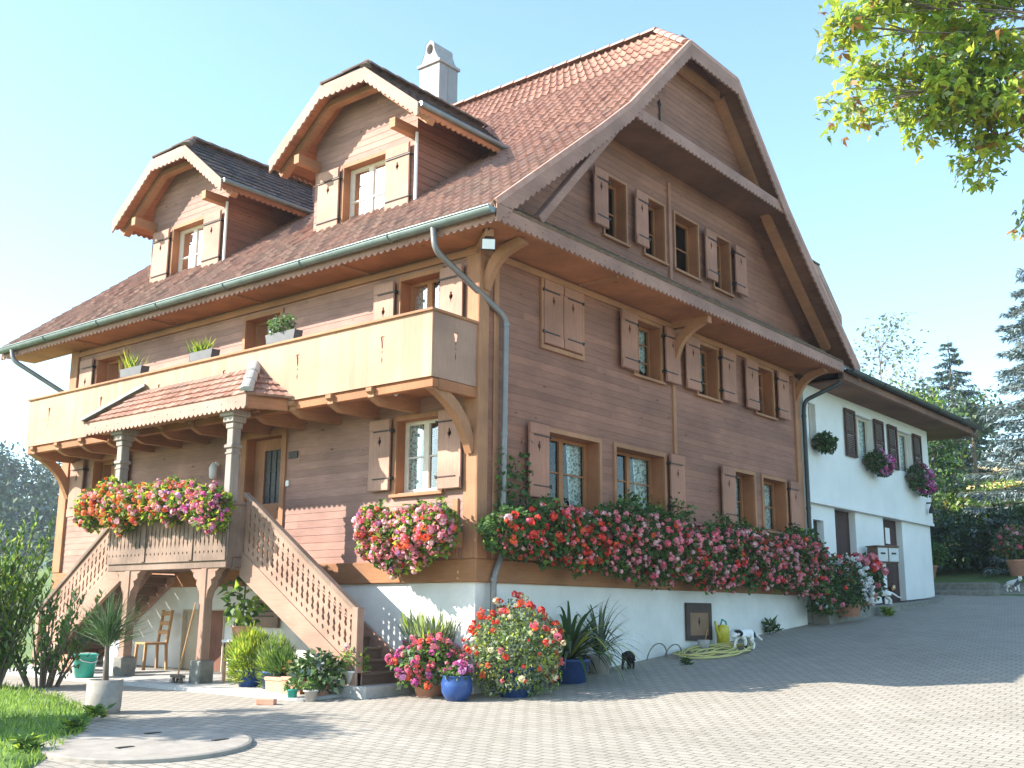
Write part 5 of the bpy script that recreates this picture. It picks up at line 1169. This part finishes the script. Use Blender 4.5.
mb.add(vs,[(j*nn+k,j*nn+(k+1)%nn,(j+1)*nn+(k+1)%nn,(j+1)*nn+k) for j in range(5) for k in range(nn)]+[tuple(80+k for k in range(nn))],0,True)
b=mb.build('sack',M['white']); b.location=base_of(-1.72,6.98-.42,.055); b.location.y=7.25; b.location.x=-1.15; tag(b,'white full sack standing behind the left deck post','sack')
for lab,x,y,w,d,h,m in (('low terracotta crate on the ground under the left stair flight',-1.35,8.35,.5,.3,.28,'terra'),('small pale box between the terracotta crate and the turquoise tub',-1.5,7.75,.3,.25,.34,'stone')):
    t=thing('storage_crate',lab,'crate',base_of(x,y,.055),R(-80)); mb=MB(); mb.poly(lambda u,w_,z:(u,z,w_),[(-w/2,-d/2),(w/2,-d/2),(w/2,d/2),(-w/2,d/2)],[[(-w/2+.02,-d/2+.02),(w/2-.02,-d/2+.02),(w/2-.02,d/2-.02),(-w/2+.02,d/2-.02)]],.02,h); mb.box(ID,(-w/2,-d/2,0),(w/2,d/2,.02)); mb.box(ID,(-w/2-.01,-d/2-.012,h*.8),(w/2+.01,-d/2-.001,h-.01)); mb.build('crate_body',M[m],t)
t=thing('broom','long handled broom leaning on the right deck post','broom',base_of(-1.62,4.78,.055)); mb=MB(); mb.tube([(0,0,.1),(.13,-.17,1.25)],.014,6); mb.build('handle',wc,t); mb=MB(); mb.box(ID,(-.04,-.15,.08),(.04,.15,.12)); 
for k in range(60): u=rng.uniform(-.14,.14); v=rng.uniform(-.03,.03); mb.tube([(v,u,.09),(v*1.6,u*1.15,.0)],.004,3,cap=False)
mb.build('brush',M['trunk'],t)
# hose heap, watering can, small tub by the cellar hatch
mb=MB(); pts=[]; ph=0
for k in range(300):
    tt=k/300*2*math.pi*7.5; a=.70+.30*math.sin(tt*.173+1)+.12*math.sin(tt*.41); b_=.34+.24*math.sin(tt*.23)+.08*math.cos(tt*.37)
    x=5.95+a*math.cos(tt)+.12*math.sin(tt*.31); y=-.68+b_*math.sin(tt)*.95+.10*math.sin(tt*.19); y=min(y,-.08-.05*math.sin(k)); pts.append((x,y,G(x,y)+.035+.02*(1+math.sin(tt*2.3+k*.05))+.02*abs(math.sin(k*.37))))
mb.tube(pts,.015,6); h=mb.build('garden_hose',M['hose']); tag(h,'long yellow garden hose lying in a loose heap by the cellar hatch','hose')
t=thing('wire_hoop','thin dark hoops of cable standing against the white wall beside the hose','cable',base_of(4.75,-.12)); mb=MB()
for dx,r in ((0,.33),(.55,.30)): mb.tube([(dx+r*math.cos(a),-.02-.05*math.sin(a),.0+r*.85*math.sin(a)) for a in np.linspace(.0,math.pi,14)],.012,5)
mb.build('cable',M['stonedark'],t)
t=thing('watering_can','yellow watering can with turquoise handle standing against the white wall','watering can',base_of(7.05,-.22)); mb=MB(); mb.lathe((0,0,0),[(0,0),(.15,0),(.155,.28),(.14,.36),(.10,.40)],16,0,1.05,.75); mb.tube([(-.12,0,.12),(-.24,0,.3),(-.30,0,.46)],[.035,.028,.022],8); mb.build('body',M['yellow_plastic'],t)
mb=MB(); mb.tube([(.12,0,.18),(.2,0,.3),(.12,0,.46),(-.02,0,.50),(-.08,0,.40)],.017,7); mb.build('handle',M['green_plastic'],t)
t=thing('small_tub','pale small tub with a stick in it under the cellar hatch','tub',base_of(6.25,-.24)); pot('tub','stone',[(0,0),(.09,0),(.12,.20),(.11,.20),(.08,.03)],t,soil=False); mb=MB(); mb.tube([(0,0,.03),(.12,-.02,.40)],.012,5); mb.build('stick',wc,t)
# weeds at the wall foot and in the joints
def weed(lab,x,y,h,n,keys,group='weeds growing along the walls and joints',dz=0.0,low=False):
    t=None; a=rng.uniform(0,6.28,n); C=np.stack([rng.normal(0,h*.18,n),rng.normal(0,h*.12,n),rng.uniform(0,h*.5,n)],1); D=np.stack([np.cos(a),np.sin(a),rng.uniform(.3,1.6,n)*(.4 if low else 1)],1); mi,ms=leafmix(n,keys,[1]*len(keys)); o=kites('weed',C,D,rdir(n)+[0,0,.7],h*rng.uniform(.35,.6,n),h*.17,mi,ms); o.location=base_of(x,y,dz+.01); tag(o,lab,'weed',group); return o
weed('green weed growing at the foot of the white wall right of the white cat',9.3,-.14,.42,60,['mid','dark','greyg'])
weed('thin weed at the foot of the white wall just behind the white cat',8.0,-.14,.32,30,['greyg','mid'])
weed('flat green weed in the paving joints left of the hose heap',4.35,-.95,.2,60,['mid','dark'],low=True)
weed('bright green weed at the raised edging in front of the white wing',14.1,-.85,.34,80,['light','lime'],low=True)
for lab,x,y in (('leafy weed at the lawn edge beside the round concrete cover',-6.55,.05),('weed tuft at the lawn corner behind the round concrete cover',-5.55,.95),('low weed tuft by the concrete palm pot',-4.75,1.85)): weed(lab,x,y,.26,90,['light','lime','mid'],low=True,dz=.02)
# ---------------- flowers, mailbox and doors of the wing
def zt_(x): return tz(x)
t=thing('white_flower_bush','bushy plant covered in small white flowers at the corner of the gable wall','flowering bush',(12.15,-.70,1.60)); mb=MB(); mb.lathe((0,0,0),tub_prof(.2,.26,.28),18); mb.build('pot',M['terra'],t)
p,d=shell(1700,(.62,.46,.62),-.8,.35); p[:,2]+=.66; leaves_at('foliage',p,d,.085,['dark','mid','greyg'],[.5,.35,.15],t)
q,dd=shell(330,(.66,.5,.66),-.5,.9); q[:,2]+=.66; q=q[(q[:,0]>-.25)]; blooms_at('blossom',q,np.tile([-.3,-.7,.3],(len(q),1)),.085,['white'],[1],t,9)
t=thing('potted_geranium','dark potted geranium with a few large pink heads below the mailboxes','potted plant',(14.1,-.34,zt_(14.1))); pot('pot','terra',tub_prof(.2,.27,.32),t); p,d=shell(1500,(.62,.42,.52),-.8,.35); p[:,2]+=.66; leaves_at('foliage',p,d,.10,['dark','mid'],[.65,.35],t,asp=.85)
q,dd=shell(48,(.62,.44,.56),-.4,.92); q[:,2]+=.68; blooms_at('blossom',q,np.tile([-.4,-.6,.4],(len(q),1)),.19,['pink','red','rose'],[.5,.25,.25],t,20)
t=thing('mailbox_stand','brown twin mailbox with pale front flaps on a post by the white wing','mailbox',(15.45,-.34,zt_(15.5)),R(-30)); mb=MB(); mb.box(ID,(-.34,-.18,1.02),(.34,.20,1.42)); mb.beam((-.37,.01,1.435),(.37,.01,1.435),.44,.03); mb.build('mailbox',wood('mailbox wood',(.20,.13,.085),'z',.3),t,.01)
grey=noise_mat('mailbox flaps',(.36,.40,.43),(.44,.48,.51),5,.4,0,metal=.3)
for a in (-.33,.005): mb=MB(); mb.box(ID,(a+.01,-.20,1.05),(a+.315,-.181,1.39)); f=mb.build('flap',grey,t,.006); mb=MB(); mb.box(ID,(a+.09,-.207,1.23),(a+.23,-.2005,1.275)); mb.build('name_slot',M['iron'],f)
mb=MB(); mb.box(ID,(-.05,-.02,0),(.05,.08,1.02)); mb.build('post',M['white'],t)
# ---------------- garden at the far right
M['hedge']=M['ground']
for lab,x,ztop,h in (('lower stone step leading up to the garden beyond the white wing',21.0,2.38,.5),('upper stone step leading up to the garden beyond the white wing',21.8,2.62,.5)):
    mb=MB(); mb.box(ID,(0,-1.45 if x<21.5 else -1.2,-h),(.82,1.5,0)); b=mb.build('stone_step',M['stonedark'],None,.04); b.location=(x,0,ztop); tag(b,lab,'step','stone steps to the garden')
t=thing('potted_shrub','large terracotta pot with a dark reddish plant at the right edge, on the garden bank','potted plant',(22.7,-1.72,2.80)); pot('pot','terra',tub_prof(.24,.33,.48),t); p,d=shell(1500,(.68,.68,.55),-.7,.35); p[:,2]+=.95; leaves_at('foliage',p,d,.11,['dark','greyg','rust','mid'],[.45,.25,.1,.2],t); q=p[::34]; blooms_at('blossom',q,rdir(len(q)),.13,['rose','palepink'],[.6,.4],t)
t=thing('potted_shrub','low green shrub in a terracotta pot beside the far corner of the white wing','potted plant',(22.0,.75,2.76)); pot('pot','terra',tub_prof(.22,.3,.38),t); p,d=shell(900,(.62,.62,.42),-.7,.35); p[:,2]+=.72; leaves_at('foliage',p,d,.12,['dark','mid','light'],[.45,.4,.15],t)
def deciduous(lab,x,y,h,cr,keys,probs,n,leaf,trunk=.14,name='leafy_tree',group=None,crown0=.28,fill=.3,bare=False):
    t=thing(name,lab,'tree',base_of(x,y,-.05),0,group); mb=MB(); pts=[(0,0,0),(.05*h*.1,.03,h*.3),(-.03*h*.2,.02,h*.6),(0,0,h*.92)]; mb.tube(pts,[trunk,trunk*.75,trunk*.45,.015],8)
    tips=[]
    nb=26
    for k in range(nb):
        z0=h*rng.uniform(crown0*.8,.85); a=rng.uniform(0,6.28); l=cr*rng.uniform(.55,1.0)*(1-.45*max(0,(z0/h-.5))*2*.8); e=Vector((math.cos(a)*l,math.sin(a)*l,z0+l*rng.uniform(.25,.9))); b=Vector((0,0,z0)); m=(b+e)/2+Vector((0,0,-.1*l))
        mb.tube([b,m,e],[trunk*.3,trunk*.18,.01],5); tips+= [(np.array(e)*s+np.array(m)*(1-s)) for s in (1,.6,.2)]
    mb.build('trunk',M['trunk'],t)
    tips=np.array(tips); c=rng.integers(0,len(tips),n); P_=tips[c]+rng.normal(size=(n,3))*np.array([cr*.17,cr*.17,cr*.14]); d=P_-np.array([0,0,h*.55]); d/=np.linalg.norm(d,axis=1,keepdims=True)
    leaves_at('crown',P_,d,leaf,keys,probs,t,droop=.2,asp=.6); return t
bt='trees behind the white wing'
deciduous('thin bare looking birch with sparse pale twigs behind the roof of the white wing',49,11.4,11.0,3.0,['bare','pale','greyg'],[.5,.3,.2],1300,.26,.09,'birch_tree',bt)
deciduous('yellow green rounded tree just above the roof edge of the white wing',39.9,7.1,6.2,2.1,['lime','light','mid'],[.35,.4,.25],2600,.26,.13,'leafy_tree',bt)
deciduous('pale yellow tree right of the rounded yellow green one',44.0,8.4,4.8,1.8,['greyg','light','mid'],[.4,.25,.35],2200,.26,.12,'leafy_tree',bt)
deciduous('tall open green tree with visible trunks left of the blue spruce',46.5,5.9,6.2,1.6,['mid','blued','greyg'],[.4,.3,.3],1200,.28,.16,'leafy_tree',bt,.66)
deciduous('dark tree standing close behind the far corner of the white wing',33.4,3.9,4.6,1.5,['dark','mid','blued'],[.5,.3,.2],2400,.22,.12,'leafy_tree',bt,.15)
deciduous('broad dark background tree at the end of the roof of the white wing',62,14.5,6.6,2.8,['far','blued','mid'],[.5,.25,.25],2400,.4,.2,'leafy_tree',bt)
deciduous('dark background tree left of the far pointed spruce',58,9.9,4.6,1.8,['far','blued','dark'],[.5,.3,.2],2400,.36,.18,'leafy_tree',bt)
def spruce(name,lab,x,y,h,rad,n_wh,keys,probs,nl=.16,nw=.03,group=None,dens=26,z0=.04,droop=.35):
    t=thing(name,lab,'tree',base_of(x,y,-.05),0,group); mb=MB(); mb.tube([(0,0,0),(0,0,h*.5),(0,0,h)],[h*.018,h*.011,.01],8); C=[];D=[]
    for w in range(n_wh):
        f=(w+rng.uniform(-.3,.3))/n_wh; z=h*(z0+(1-z0)*f*.985); z=max(.1,z); l0=rad*(1-f)**.72+.08*rad*.6; nb=int(11-5*f)
        for b in range(nb):
            a=rng.uniform(0,6.28); l=l0*rng.uniform(.7,1.12); dx,dy=math.cos(a),math.sin(a); pts=[]
            for k in range(6):
                s=k/5; pts.append((dx*l*s,dy*l*s,z-droop*l*s*(1-.55*s)+.0))
            mb.tube(pts,[.03*(l/rad)*(1-k/6)+.006 for k in range(6)],4,cap=False)
            m=int(dens*l/rad*rad*1.0)+4
            s=rng.beta(1.5,1.0,m); px=np.interp(s,np.linspace(0,1,6),[p[0] for p in pts]); py=np.interp(s,np.linspace(0,1,6),[p[1] for p in pts]); pz=np.interp(s,np.linspace(0,1,6),[p[2] for p in pts])
            side=rng.normal(0,1,m)*l*.16*(1.15-s); px=px-dy*side; py=py+dx*side; pz=pz-np.abs(side)*.35-rng.random(m)*.12*rad*.2
            C.append(np.stack([px,py,pz],1)); D.append(np.stack([dx*.8-dy*np.sign(side)*.6,dy*.8+dx*np.sign(side)*.6,-.25+rng.normal(0,.35,m)],1))
    mb.build('trunk',M['trunk'],t); C=np.concatenate(C);D=np.concatenate(D)+rng.normal(size=(len(C),3))*.25; mi,ms=leafmix(len(C),keys,probs); s=nl*rng.uniform(.6,1.3,len(C)); kites('crown',C,D,rdir(len(C))*.6+[0,0,1],s,s*nw,mi,ms,t); return t
spruce('spruce_tree','large silvery blue spruce with drooping branches at the right edge of the picture',27.2,-2.0,10.9,3.2,36,['blue','blued','spruce'],[.58,.26,.16],.20,.24,bt,110)
spruce('spruce_tree','distant slender pointed spruce left of the large blue spruce',59.7,10.7,10.0,2.9,28,['spruce','blued','far'],[.5,.2,.3],.26,.30,bt,44)
def row(lab,spots,h,keys,probs,n,leaf,name,group,rad=None):
    for i,(x,y) in enumerate(spots):
        t=thing(name,lab[i],'shrub',base_of(x,y,-.05),0,group); hh=h*rng.uniform(.85,1.15); r=rad or h*.5
        mb=MB()
        for k in range(5): a=rng.uniform(0,6.28); mb.tube([(0,0,0),(math.cos(a)*r*.4,math.sin(a)*r*.4,hh*.75)],[.03,.01],5)
        mb.build('stem',M['trunk'],t); p,d=shell(n,(r,r,hh*.55),-.9,.3); p[:,2]+=hh*.5; leaves_at('crown',p,d,leaf,keys,probs,t,asp=.5)
row(['shadowed dark shrub right behind the corner of the white wing','shadowed dark shrub in the middle of the hedge below the blue spruce','shadowed dark shrub behind the terracotta pot below the blue spruce'],[(25.2,2.7),(25.4,.9),(25.6,-.9)],2.2,['dark','spruce','blued'],[.5,.35,.15],4200,.17,'hedge_shrub','dark hedge shrubs below the blue spruce',1.25)
row(['sunlit bright green shrub next to the corner of the white wing','sunlit yellowish shrub with reddish tips behind the dark hedge','sunlit pale green shrub left of the blue spruce branches','sunlit tall reedy shrub behind the dark hedge, nearest the golden field'],[(33.5,3.2),(35.5,2.8),(36.0,1.3),(40,2.9)],2.0,['lime','light','rust','pale'],[.35,.35,.12,.18],1100,.2,'garden_shrub','sunlit garden shrubs behind the hedge',1.15)
fs=sheet([(56,2),(78,6),(78,26),(56,14)],3,.25,'field',noise_mat('ripe field',(.46,.34,.15),(.58,.44,.20),2,.95,.3,detail=12))
# ---------------- the maple reaching into the picture at the upper right
t=thing('maple_tree','maple with yellow green leaves hanging into the upper right corner','tree',base_of(4.2,-11.2,-.05)); ox,oy,oz=t.location
mb=MB(); trunk=[(4.2,-11.2,oz),(4.25,-11.1,3),(4.1,-11.0,5.5),(4.2,-10.9,8),(4.3,-11,11.5)]
loc=lambda p:(p[0]-ox,p[1]-oy,p[2]-oz)
mb.tube([loc(p) for p in trunk],[.26,.22,.19,.14,.03],10)
tips=[(.4,-5.4,9.2),(.8,-5.6,9.4),(1.9,-5.6,10.0),(1.8,-6.1,10.),(.7,-5.4,8.4),(1.4,-5.5,8.7),(1.7,-5.8,8.8),(1.5,-6.2,8.3),(2.1,-5.6,8.5),(1.6,-6.4,8.2),(2.2,-6.5,8.2),(2.4,-6.2,7.7),(2.2,-6.7,9.),(2.2,-6.3,9.4),(3.1,-7.,9.3),(3.6,-7.,8.9),(2.2,-6.8,8.4),(3.,-7.4,9.8),(2.8,-7.,10.),(2.8,-7.1,7.0),(2.3,-6.1,9.7),(1.7,-6.2,8.8),(2.6,-6.6,9.9),(2.6,-6.9,8.8),(3.0,-6.9,8.5),(2.4,-6.4,8.9),(2.0,-6.0,9.2),(2.9,-7.3,9.0),(3.2,-7.6,9.6),(1.2,-5.8,9.9),(2.3,-6.4,10.3),(3.3,-7.2,8.3)]
extra=[(4.2+math.cos(a)*r,-11+math.sin(a)*r*.9,z) for a,r,z in [(rng.uniform(-2.2,.9),rng.uniform(1.2,3.2),rng.uniform(6.5,12)) for _ in range(60)]]
C=[];D=[]
def limb(a,b,r0,wob=.25,n=8):
    a=Vector(a);b=Vector(b); out=[]
    for k in range(n+1): s=k/n; p=a.lerp(b,s)+Vector((0,0,math.sin(math.pi*s)*wob)); out.append(p)
    mb.tube([loc(p) for p in out],[r0*(1-.9*k/n)+.004 for k in range(n+1)],5); return out
hub1=limb((4.1,-11,5.8),(2.9,-7.6,8.6),.05,.5); hub2=limb((4.2,-10.9,7.2),(3.1,-7.8,9.6),.045,.4)
for i,p in enumerate(tips+extra):
    if i<len(tips): src=hub1[-1-(i%3)] if p[2]<9 else hub2[-1-(i%3)]
    else: src=Vector(trunk[3])
    q=limb(src,Vector(p)+Vector((.14,-.2,0)),.012,rng.uniform(-.15,.25),6)
    m=135 if i<len(tips) else 70
    e=Vector(p)
    for k in range(5):                              # twiglets carrying leaf sprays
        w=e+Vector(rng.normal(0,.22,3))+Vector((.24,-.36,.05)); limb(q[4],w,.007,.02,3)
        mm=m//5; c=np.array(w)+rng.normal(size=(mm,3))*np.array([.14,.14,.10]); C.append(c)
    C.append(np.array([q[5]]*6)+rng.normal(size=(6,3))*.12)
mb.build('trunk',M['trunk'],t); C=np.concatenate(C)-np.array([ox,oy,oz]); n=len(C)
def maple_leaves(C,size,keys,probs,parent):
    n=len(C); mi,ms=leafmix(n,keys,probs); D=rdir(n)*.8+np.array([0,0,-.45]); N=rdir(n)*.7+np.array([-.4,.3,.8]); s=size*rng.uniform(.6,1.25,n)
    D/=np.linalg.norm(D,axis=1,keepdims=True); S=np.cross(D,N); S/=np.linalg.norm(S,axis=1,keepdims=True)
    # three lobes per leaf
    Cs=np.concatenate([C,C,C]); Ds=np.concatenate([D,D*.45+S*.85,D*.45-S*.85]); kites('crown',Cs,Ds,np.concatenate([N]*3),np.concatenate([s,s*.78,s*.78]),np.concatenate([s*.55,s*.42,s*.42]),np.concatenate([mi]*3),ms,parent,base=.5)
maple_leaves(C,.15,['lime','yellow','light','pale','rust'],[.38,.32,.14,.10,.06],t)
# ---------------- trees outside the left edge: one throws its shadow across the yard
deciduous('slender tree just outside the left edge, shading the lawn',-8.6,4.6,5.3,1.15,['mid','light','dark'],[.5,.3,.2],11000,.14,.09,'slender_tree',None,.3)
# ---------------- wooded hill far left
def hz(th,D): 
    top=28*math.exp(-((th-78)/19)**2)+6; s=min(1,max(0,(D-95)/95)); return -2+top*(s*s*(3-2*s))
mb=MB(); ths=np.linspace(30,130,60); Ds=np.linspace(95,260,18); vs=[(-12.2+D*math.cos(R(a)),-10.5+D*math.sin(R(a)),hz(a,D)) for a in ths for D in Ds]
mb.add(vs,[(i*18+j,(i+1)*18+j,(i+1)*18+j+1,i*18+j+1) for i in range(59) for j in range(17)],0,True); o=mb.build('hill',M['ground']); o['kind']='structure'
C=[];Nn=[]
for k in range(900):
    a=rng.uniform(42,100); D=rng.uniform(98,215); z=hz(a,D); hh=rng.uniform(4,8.5); rd=hh*.38; m=170; p,d=shell(m,(rd,rd,hh*.55),-.6,.5); C.append(p+[-12.2+D*math.cos(R(a)),-10.5+D*math.sin(R(a)),z+hh*.45]); Nn.append(d)
C=np.concatenate(C);Nn=np.concatenate(Nn); o=leaves_at('distant_forest',C,Nn,.72,['far','far2','blued'],[.4,.35,.25],None,asp=.7); tag(o,'hazy dark green wooded hillside far away behind the left edge of the house','forest',kind='stuff')
# ---------------- grass on the lawn
n=26000; gx=rng.uniform(-10.5,-3.3,n); gy=rng.uniform(-2.4,9.5,n); ok=np.ones(n,bool)
for i in range(len(LAWN)):
    (x0,y0),(x1,y1)=LAWN[i],LAWN[(i+1)%len(LAWN)]
    ok&=((x1-x0)*(gy-y0)-(y1-y0)*(gx-x0))>-.05*math.hypot(x1-x0,y1-y0)
gx,gy=gx[ok],gy[ok]; C=np.stack([gx,gy,[G(a,b)+.025 for a,b in zip(gx,gy)]],1); n=len(C); D=np.stack([rng.normal(0,.45,n),rng.normal(0,.45,n),np.ones(n)],1); mi,ms=leafmix(n,['grass','grass2','light'],[.5,.35,.15])
o=kites('grass',C,D,rdir(n),rng.uniform(.05,.13,n),.014,mi,ms); tag(o,'short bright green grass of the lawn corner','grass',kind='stuff')
# ---------------- cats
def cat(lab,x,y,z,rz,fur,pose='walk',scale=1.0):
    t=thing('cat',lab,'cat',(x,y,z),rz); v=[];e=[];r=[]
    def node(p,rad,par=None):
        v.append(tuple(c*scale for c in p)); r.append(rad*scale)
        if par is not None: e.append((par,len(v)-1))
        return len(v)-1
    dn=-.13 if pose=='sniff' else 0.0
    pel=node((0,0,.245),.068); mid=node((.13,0,.235),.072,pel); che=node((.27,0,.245),.070,mid); nk=node((.345,0,.285+dn*.35),.045,che); hd=node((.415,0,.325+dn),.052,nk); mz=node((.465,0,.308+dn*1.05),.026,hd)
    for s in (-1,1):
        b=node((.405,s*.030,.362+dn),.022,hd); node((.398,s*.043,.405+dn),.006,b)
    if pose=='tailup': tail=[(-.07,.0,.30),(-.10,.01,.38),(-.10,.015,.46),(-.085,.02,.53)]
    else: tail=[(-.07,0,.25),(-.14,.01,.20),(-.21,.02,.15),(-.28,.025,.13)]
    pr=pel
    for i,p in enumerate(tail): pr=node(p,.022-.003*i,pr)
    for s in (-1,1):
        st=.05*s if pose!='stand' else 0
        h=node((-.015+st*.3,s*.045,.19),.048,pel); k=node((.03+st,s*.055,.135),.034,h); hk=node((-.055+st,s*.055,.085),.020,k); pw=node((-.035+st,s*.055,.018),.018,hk); node((.0+st,s*.055,.014),.017,pw)
        sh=node((.275-st*.3,s*.045,.185),.040,che); el=node((.255-st,s*.050,.125),.026,sh); wr=node((.275-st*1.3,s*.050,.06),.019,el); pw=node((.275-st*1.3,s*.050,.018),.018,wr); node((.305-st*1.3,s*.050,.014),.017,pw)
    me=bpy.data.meshes.new('body'); me.from_pydata(v,e,[]); me.materials.append(fur); o=bpy.data.objects.new('body',me); col.objects.link(o)
    sk=o.modifiers.new('skin','SKIN'); sk.use_smooth_shade=True
    for i,q in enumerate(me.skin_vertices[0].data): q.radius=(r[i],r[i]); q.use_root=(i==0)
    sb=o.modifiers.new('sub','SUBSURF'); sb.levels=2; sb.render_levels=2
    dg=bpy.context.evaluated_depsgraph_get(); m2=bpy.data.meshes.new_from_object(o.evaluated_get(dg)); 
    bpy.data.objects.remove(o); o=bpy.data.objects.new('body',m2); col.objects.link(o); o.parent=t
    for p in m2.polygons: p.use_smooth=True
    eb=MB()
    for s in (-1,1): eb.lathe((.445*scale,s*.024*scale,(.335+dn)*scale),[(.0,-.007),(.006,-.004),(.007,0),(.006,.004),(0,.007)],8)
    eb.build('eyes',M['iron'],o)
    return t
def fur_mat(name,c0,c1,thr,scale=5,seed=0,third=None):
    m,tt,b=nt(name); n=nd(tt,"ShaderNodeTexNoise"); n.inputs['Scale'].default_value=scale; n.inputs['Detail'].default_value=2
    mp=coords(tt); ad=nd(tt,"ShaderNodeVectorMath",operation='ADD'); ad.inputs[1].default_value=(seed,seed*.7,seed*.3); tt.links.new(mp,ad.inputs[0]); tt.links.new(ad.outputs[0],n.inputs['Vector'])
    st=[(thr-.015,c0),(thr+.015,c1)]
    if third: st+=[(thr+.09,c1),(thr+.11,third)]
    c=ramp(tt,n.outputs['Fac'],st); tt.links.new(c,b.inputs['Base Color']); b.inputs['Roughness'].default_value=.85; b.inputs['Specular IOR Level'].default_value=.2
    nn=nd(tt,"ShaderNodeTexNoise"); nn.inputs['Scale'].default_value=90; tt.links.new(mp,nn.inputs['Vector']); bp=nd(tt,"ShaderNodeBump"); bp.inputs['Strength'].default_value=.4; bp.inputs['Distance'].default_value=.01; tt.links.new(nn.outputs['Fac'],bp.inputs['Height']); tt.links.new(bp.outputs[0],b.inputs['Normal']); return m
W3=(.80,.80,.78); K3=(.014,.013,.013)
cat('black cat walking on the paving beside the white base wall',3.45,-.42,G(3.45,-.42)+.014,R(-160),fur_mat('black fur',K3,(.02,.018,.018),.5),'sniff')
cat('white cat with black patches sniffing at the yellow hose heap',6.75,-.95,G(6.75,-.95)+.014,R(172),fur_mat('white and black fur',W3,K3,.58,4.2,2.3),'sniff',1.25)
cat('white cat at the stone edging in front of the white wing',14.72,-.66,tz(14.72)+.03,R(125),fur_mat('white fur',W3,(.7,.7,.68),.6),'stand',1.15)
cat('ginger and black cat with raised white tail next to the pink potted geranium',14.85,-.22,tz(14.85)+.03,R(-60),fur_mat('calico fur',W3,(.45,.22,.07),.46,5,4.1,K3),'tailup',1.25)
cat('small white and grey cat far off at the garden steps',21.9,-1.62,G(21.9,-1.62)+.02,R(235),fur_mat('white and grey fur',W3,(.12,.13,.15),.56,6,1.2),'stand',1.1)

# ---------------- summer haze between the yard and the wooded hill
mb=MB(); mb.box(ID,(-150,-150,-16),(330,330,52)); o=mb.build('haze',bpy.data.materials.new('haze air')); o['kind']='stuff'; o['label']='thin bright summer haze over the valley'
hm=o.data.materials[0]; hm.use_nodes=True; ht=hm.node_tree; ht.nodes.remove(ht.nodes['Principled BSDF']); pv=ht.nodes.new('ShaderNodeVolumePrincipled'); pv.inputs['Color'].default_value=(.86,.93,1,1); pv.inputs['Density'].default_value=.0005; pv.inputs['Anisotropy'].default_value=.2
ht.links.new(pv.outputs[0],ht.nodes['Material Output'].inputs['Volume'])
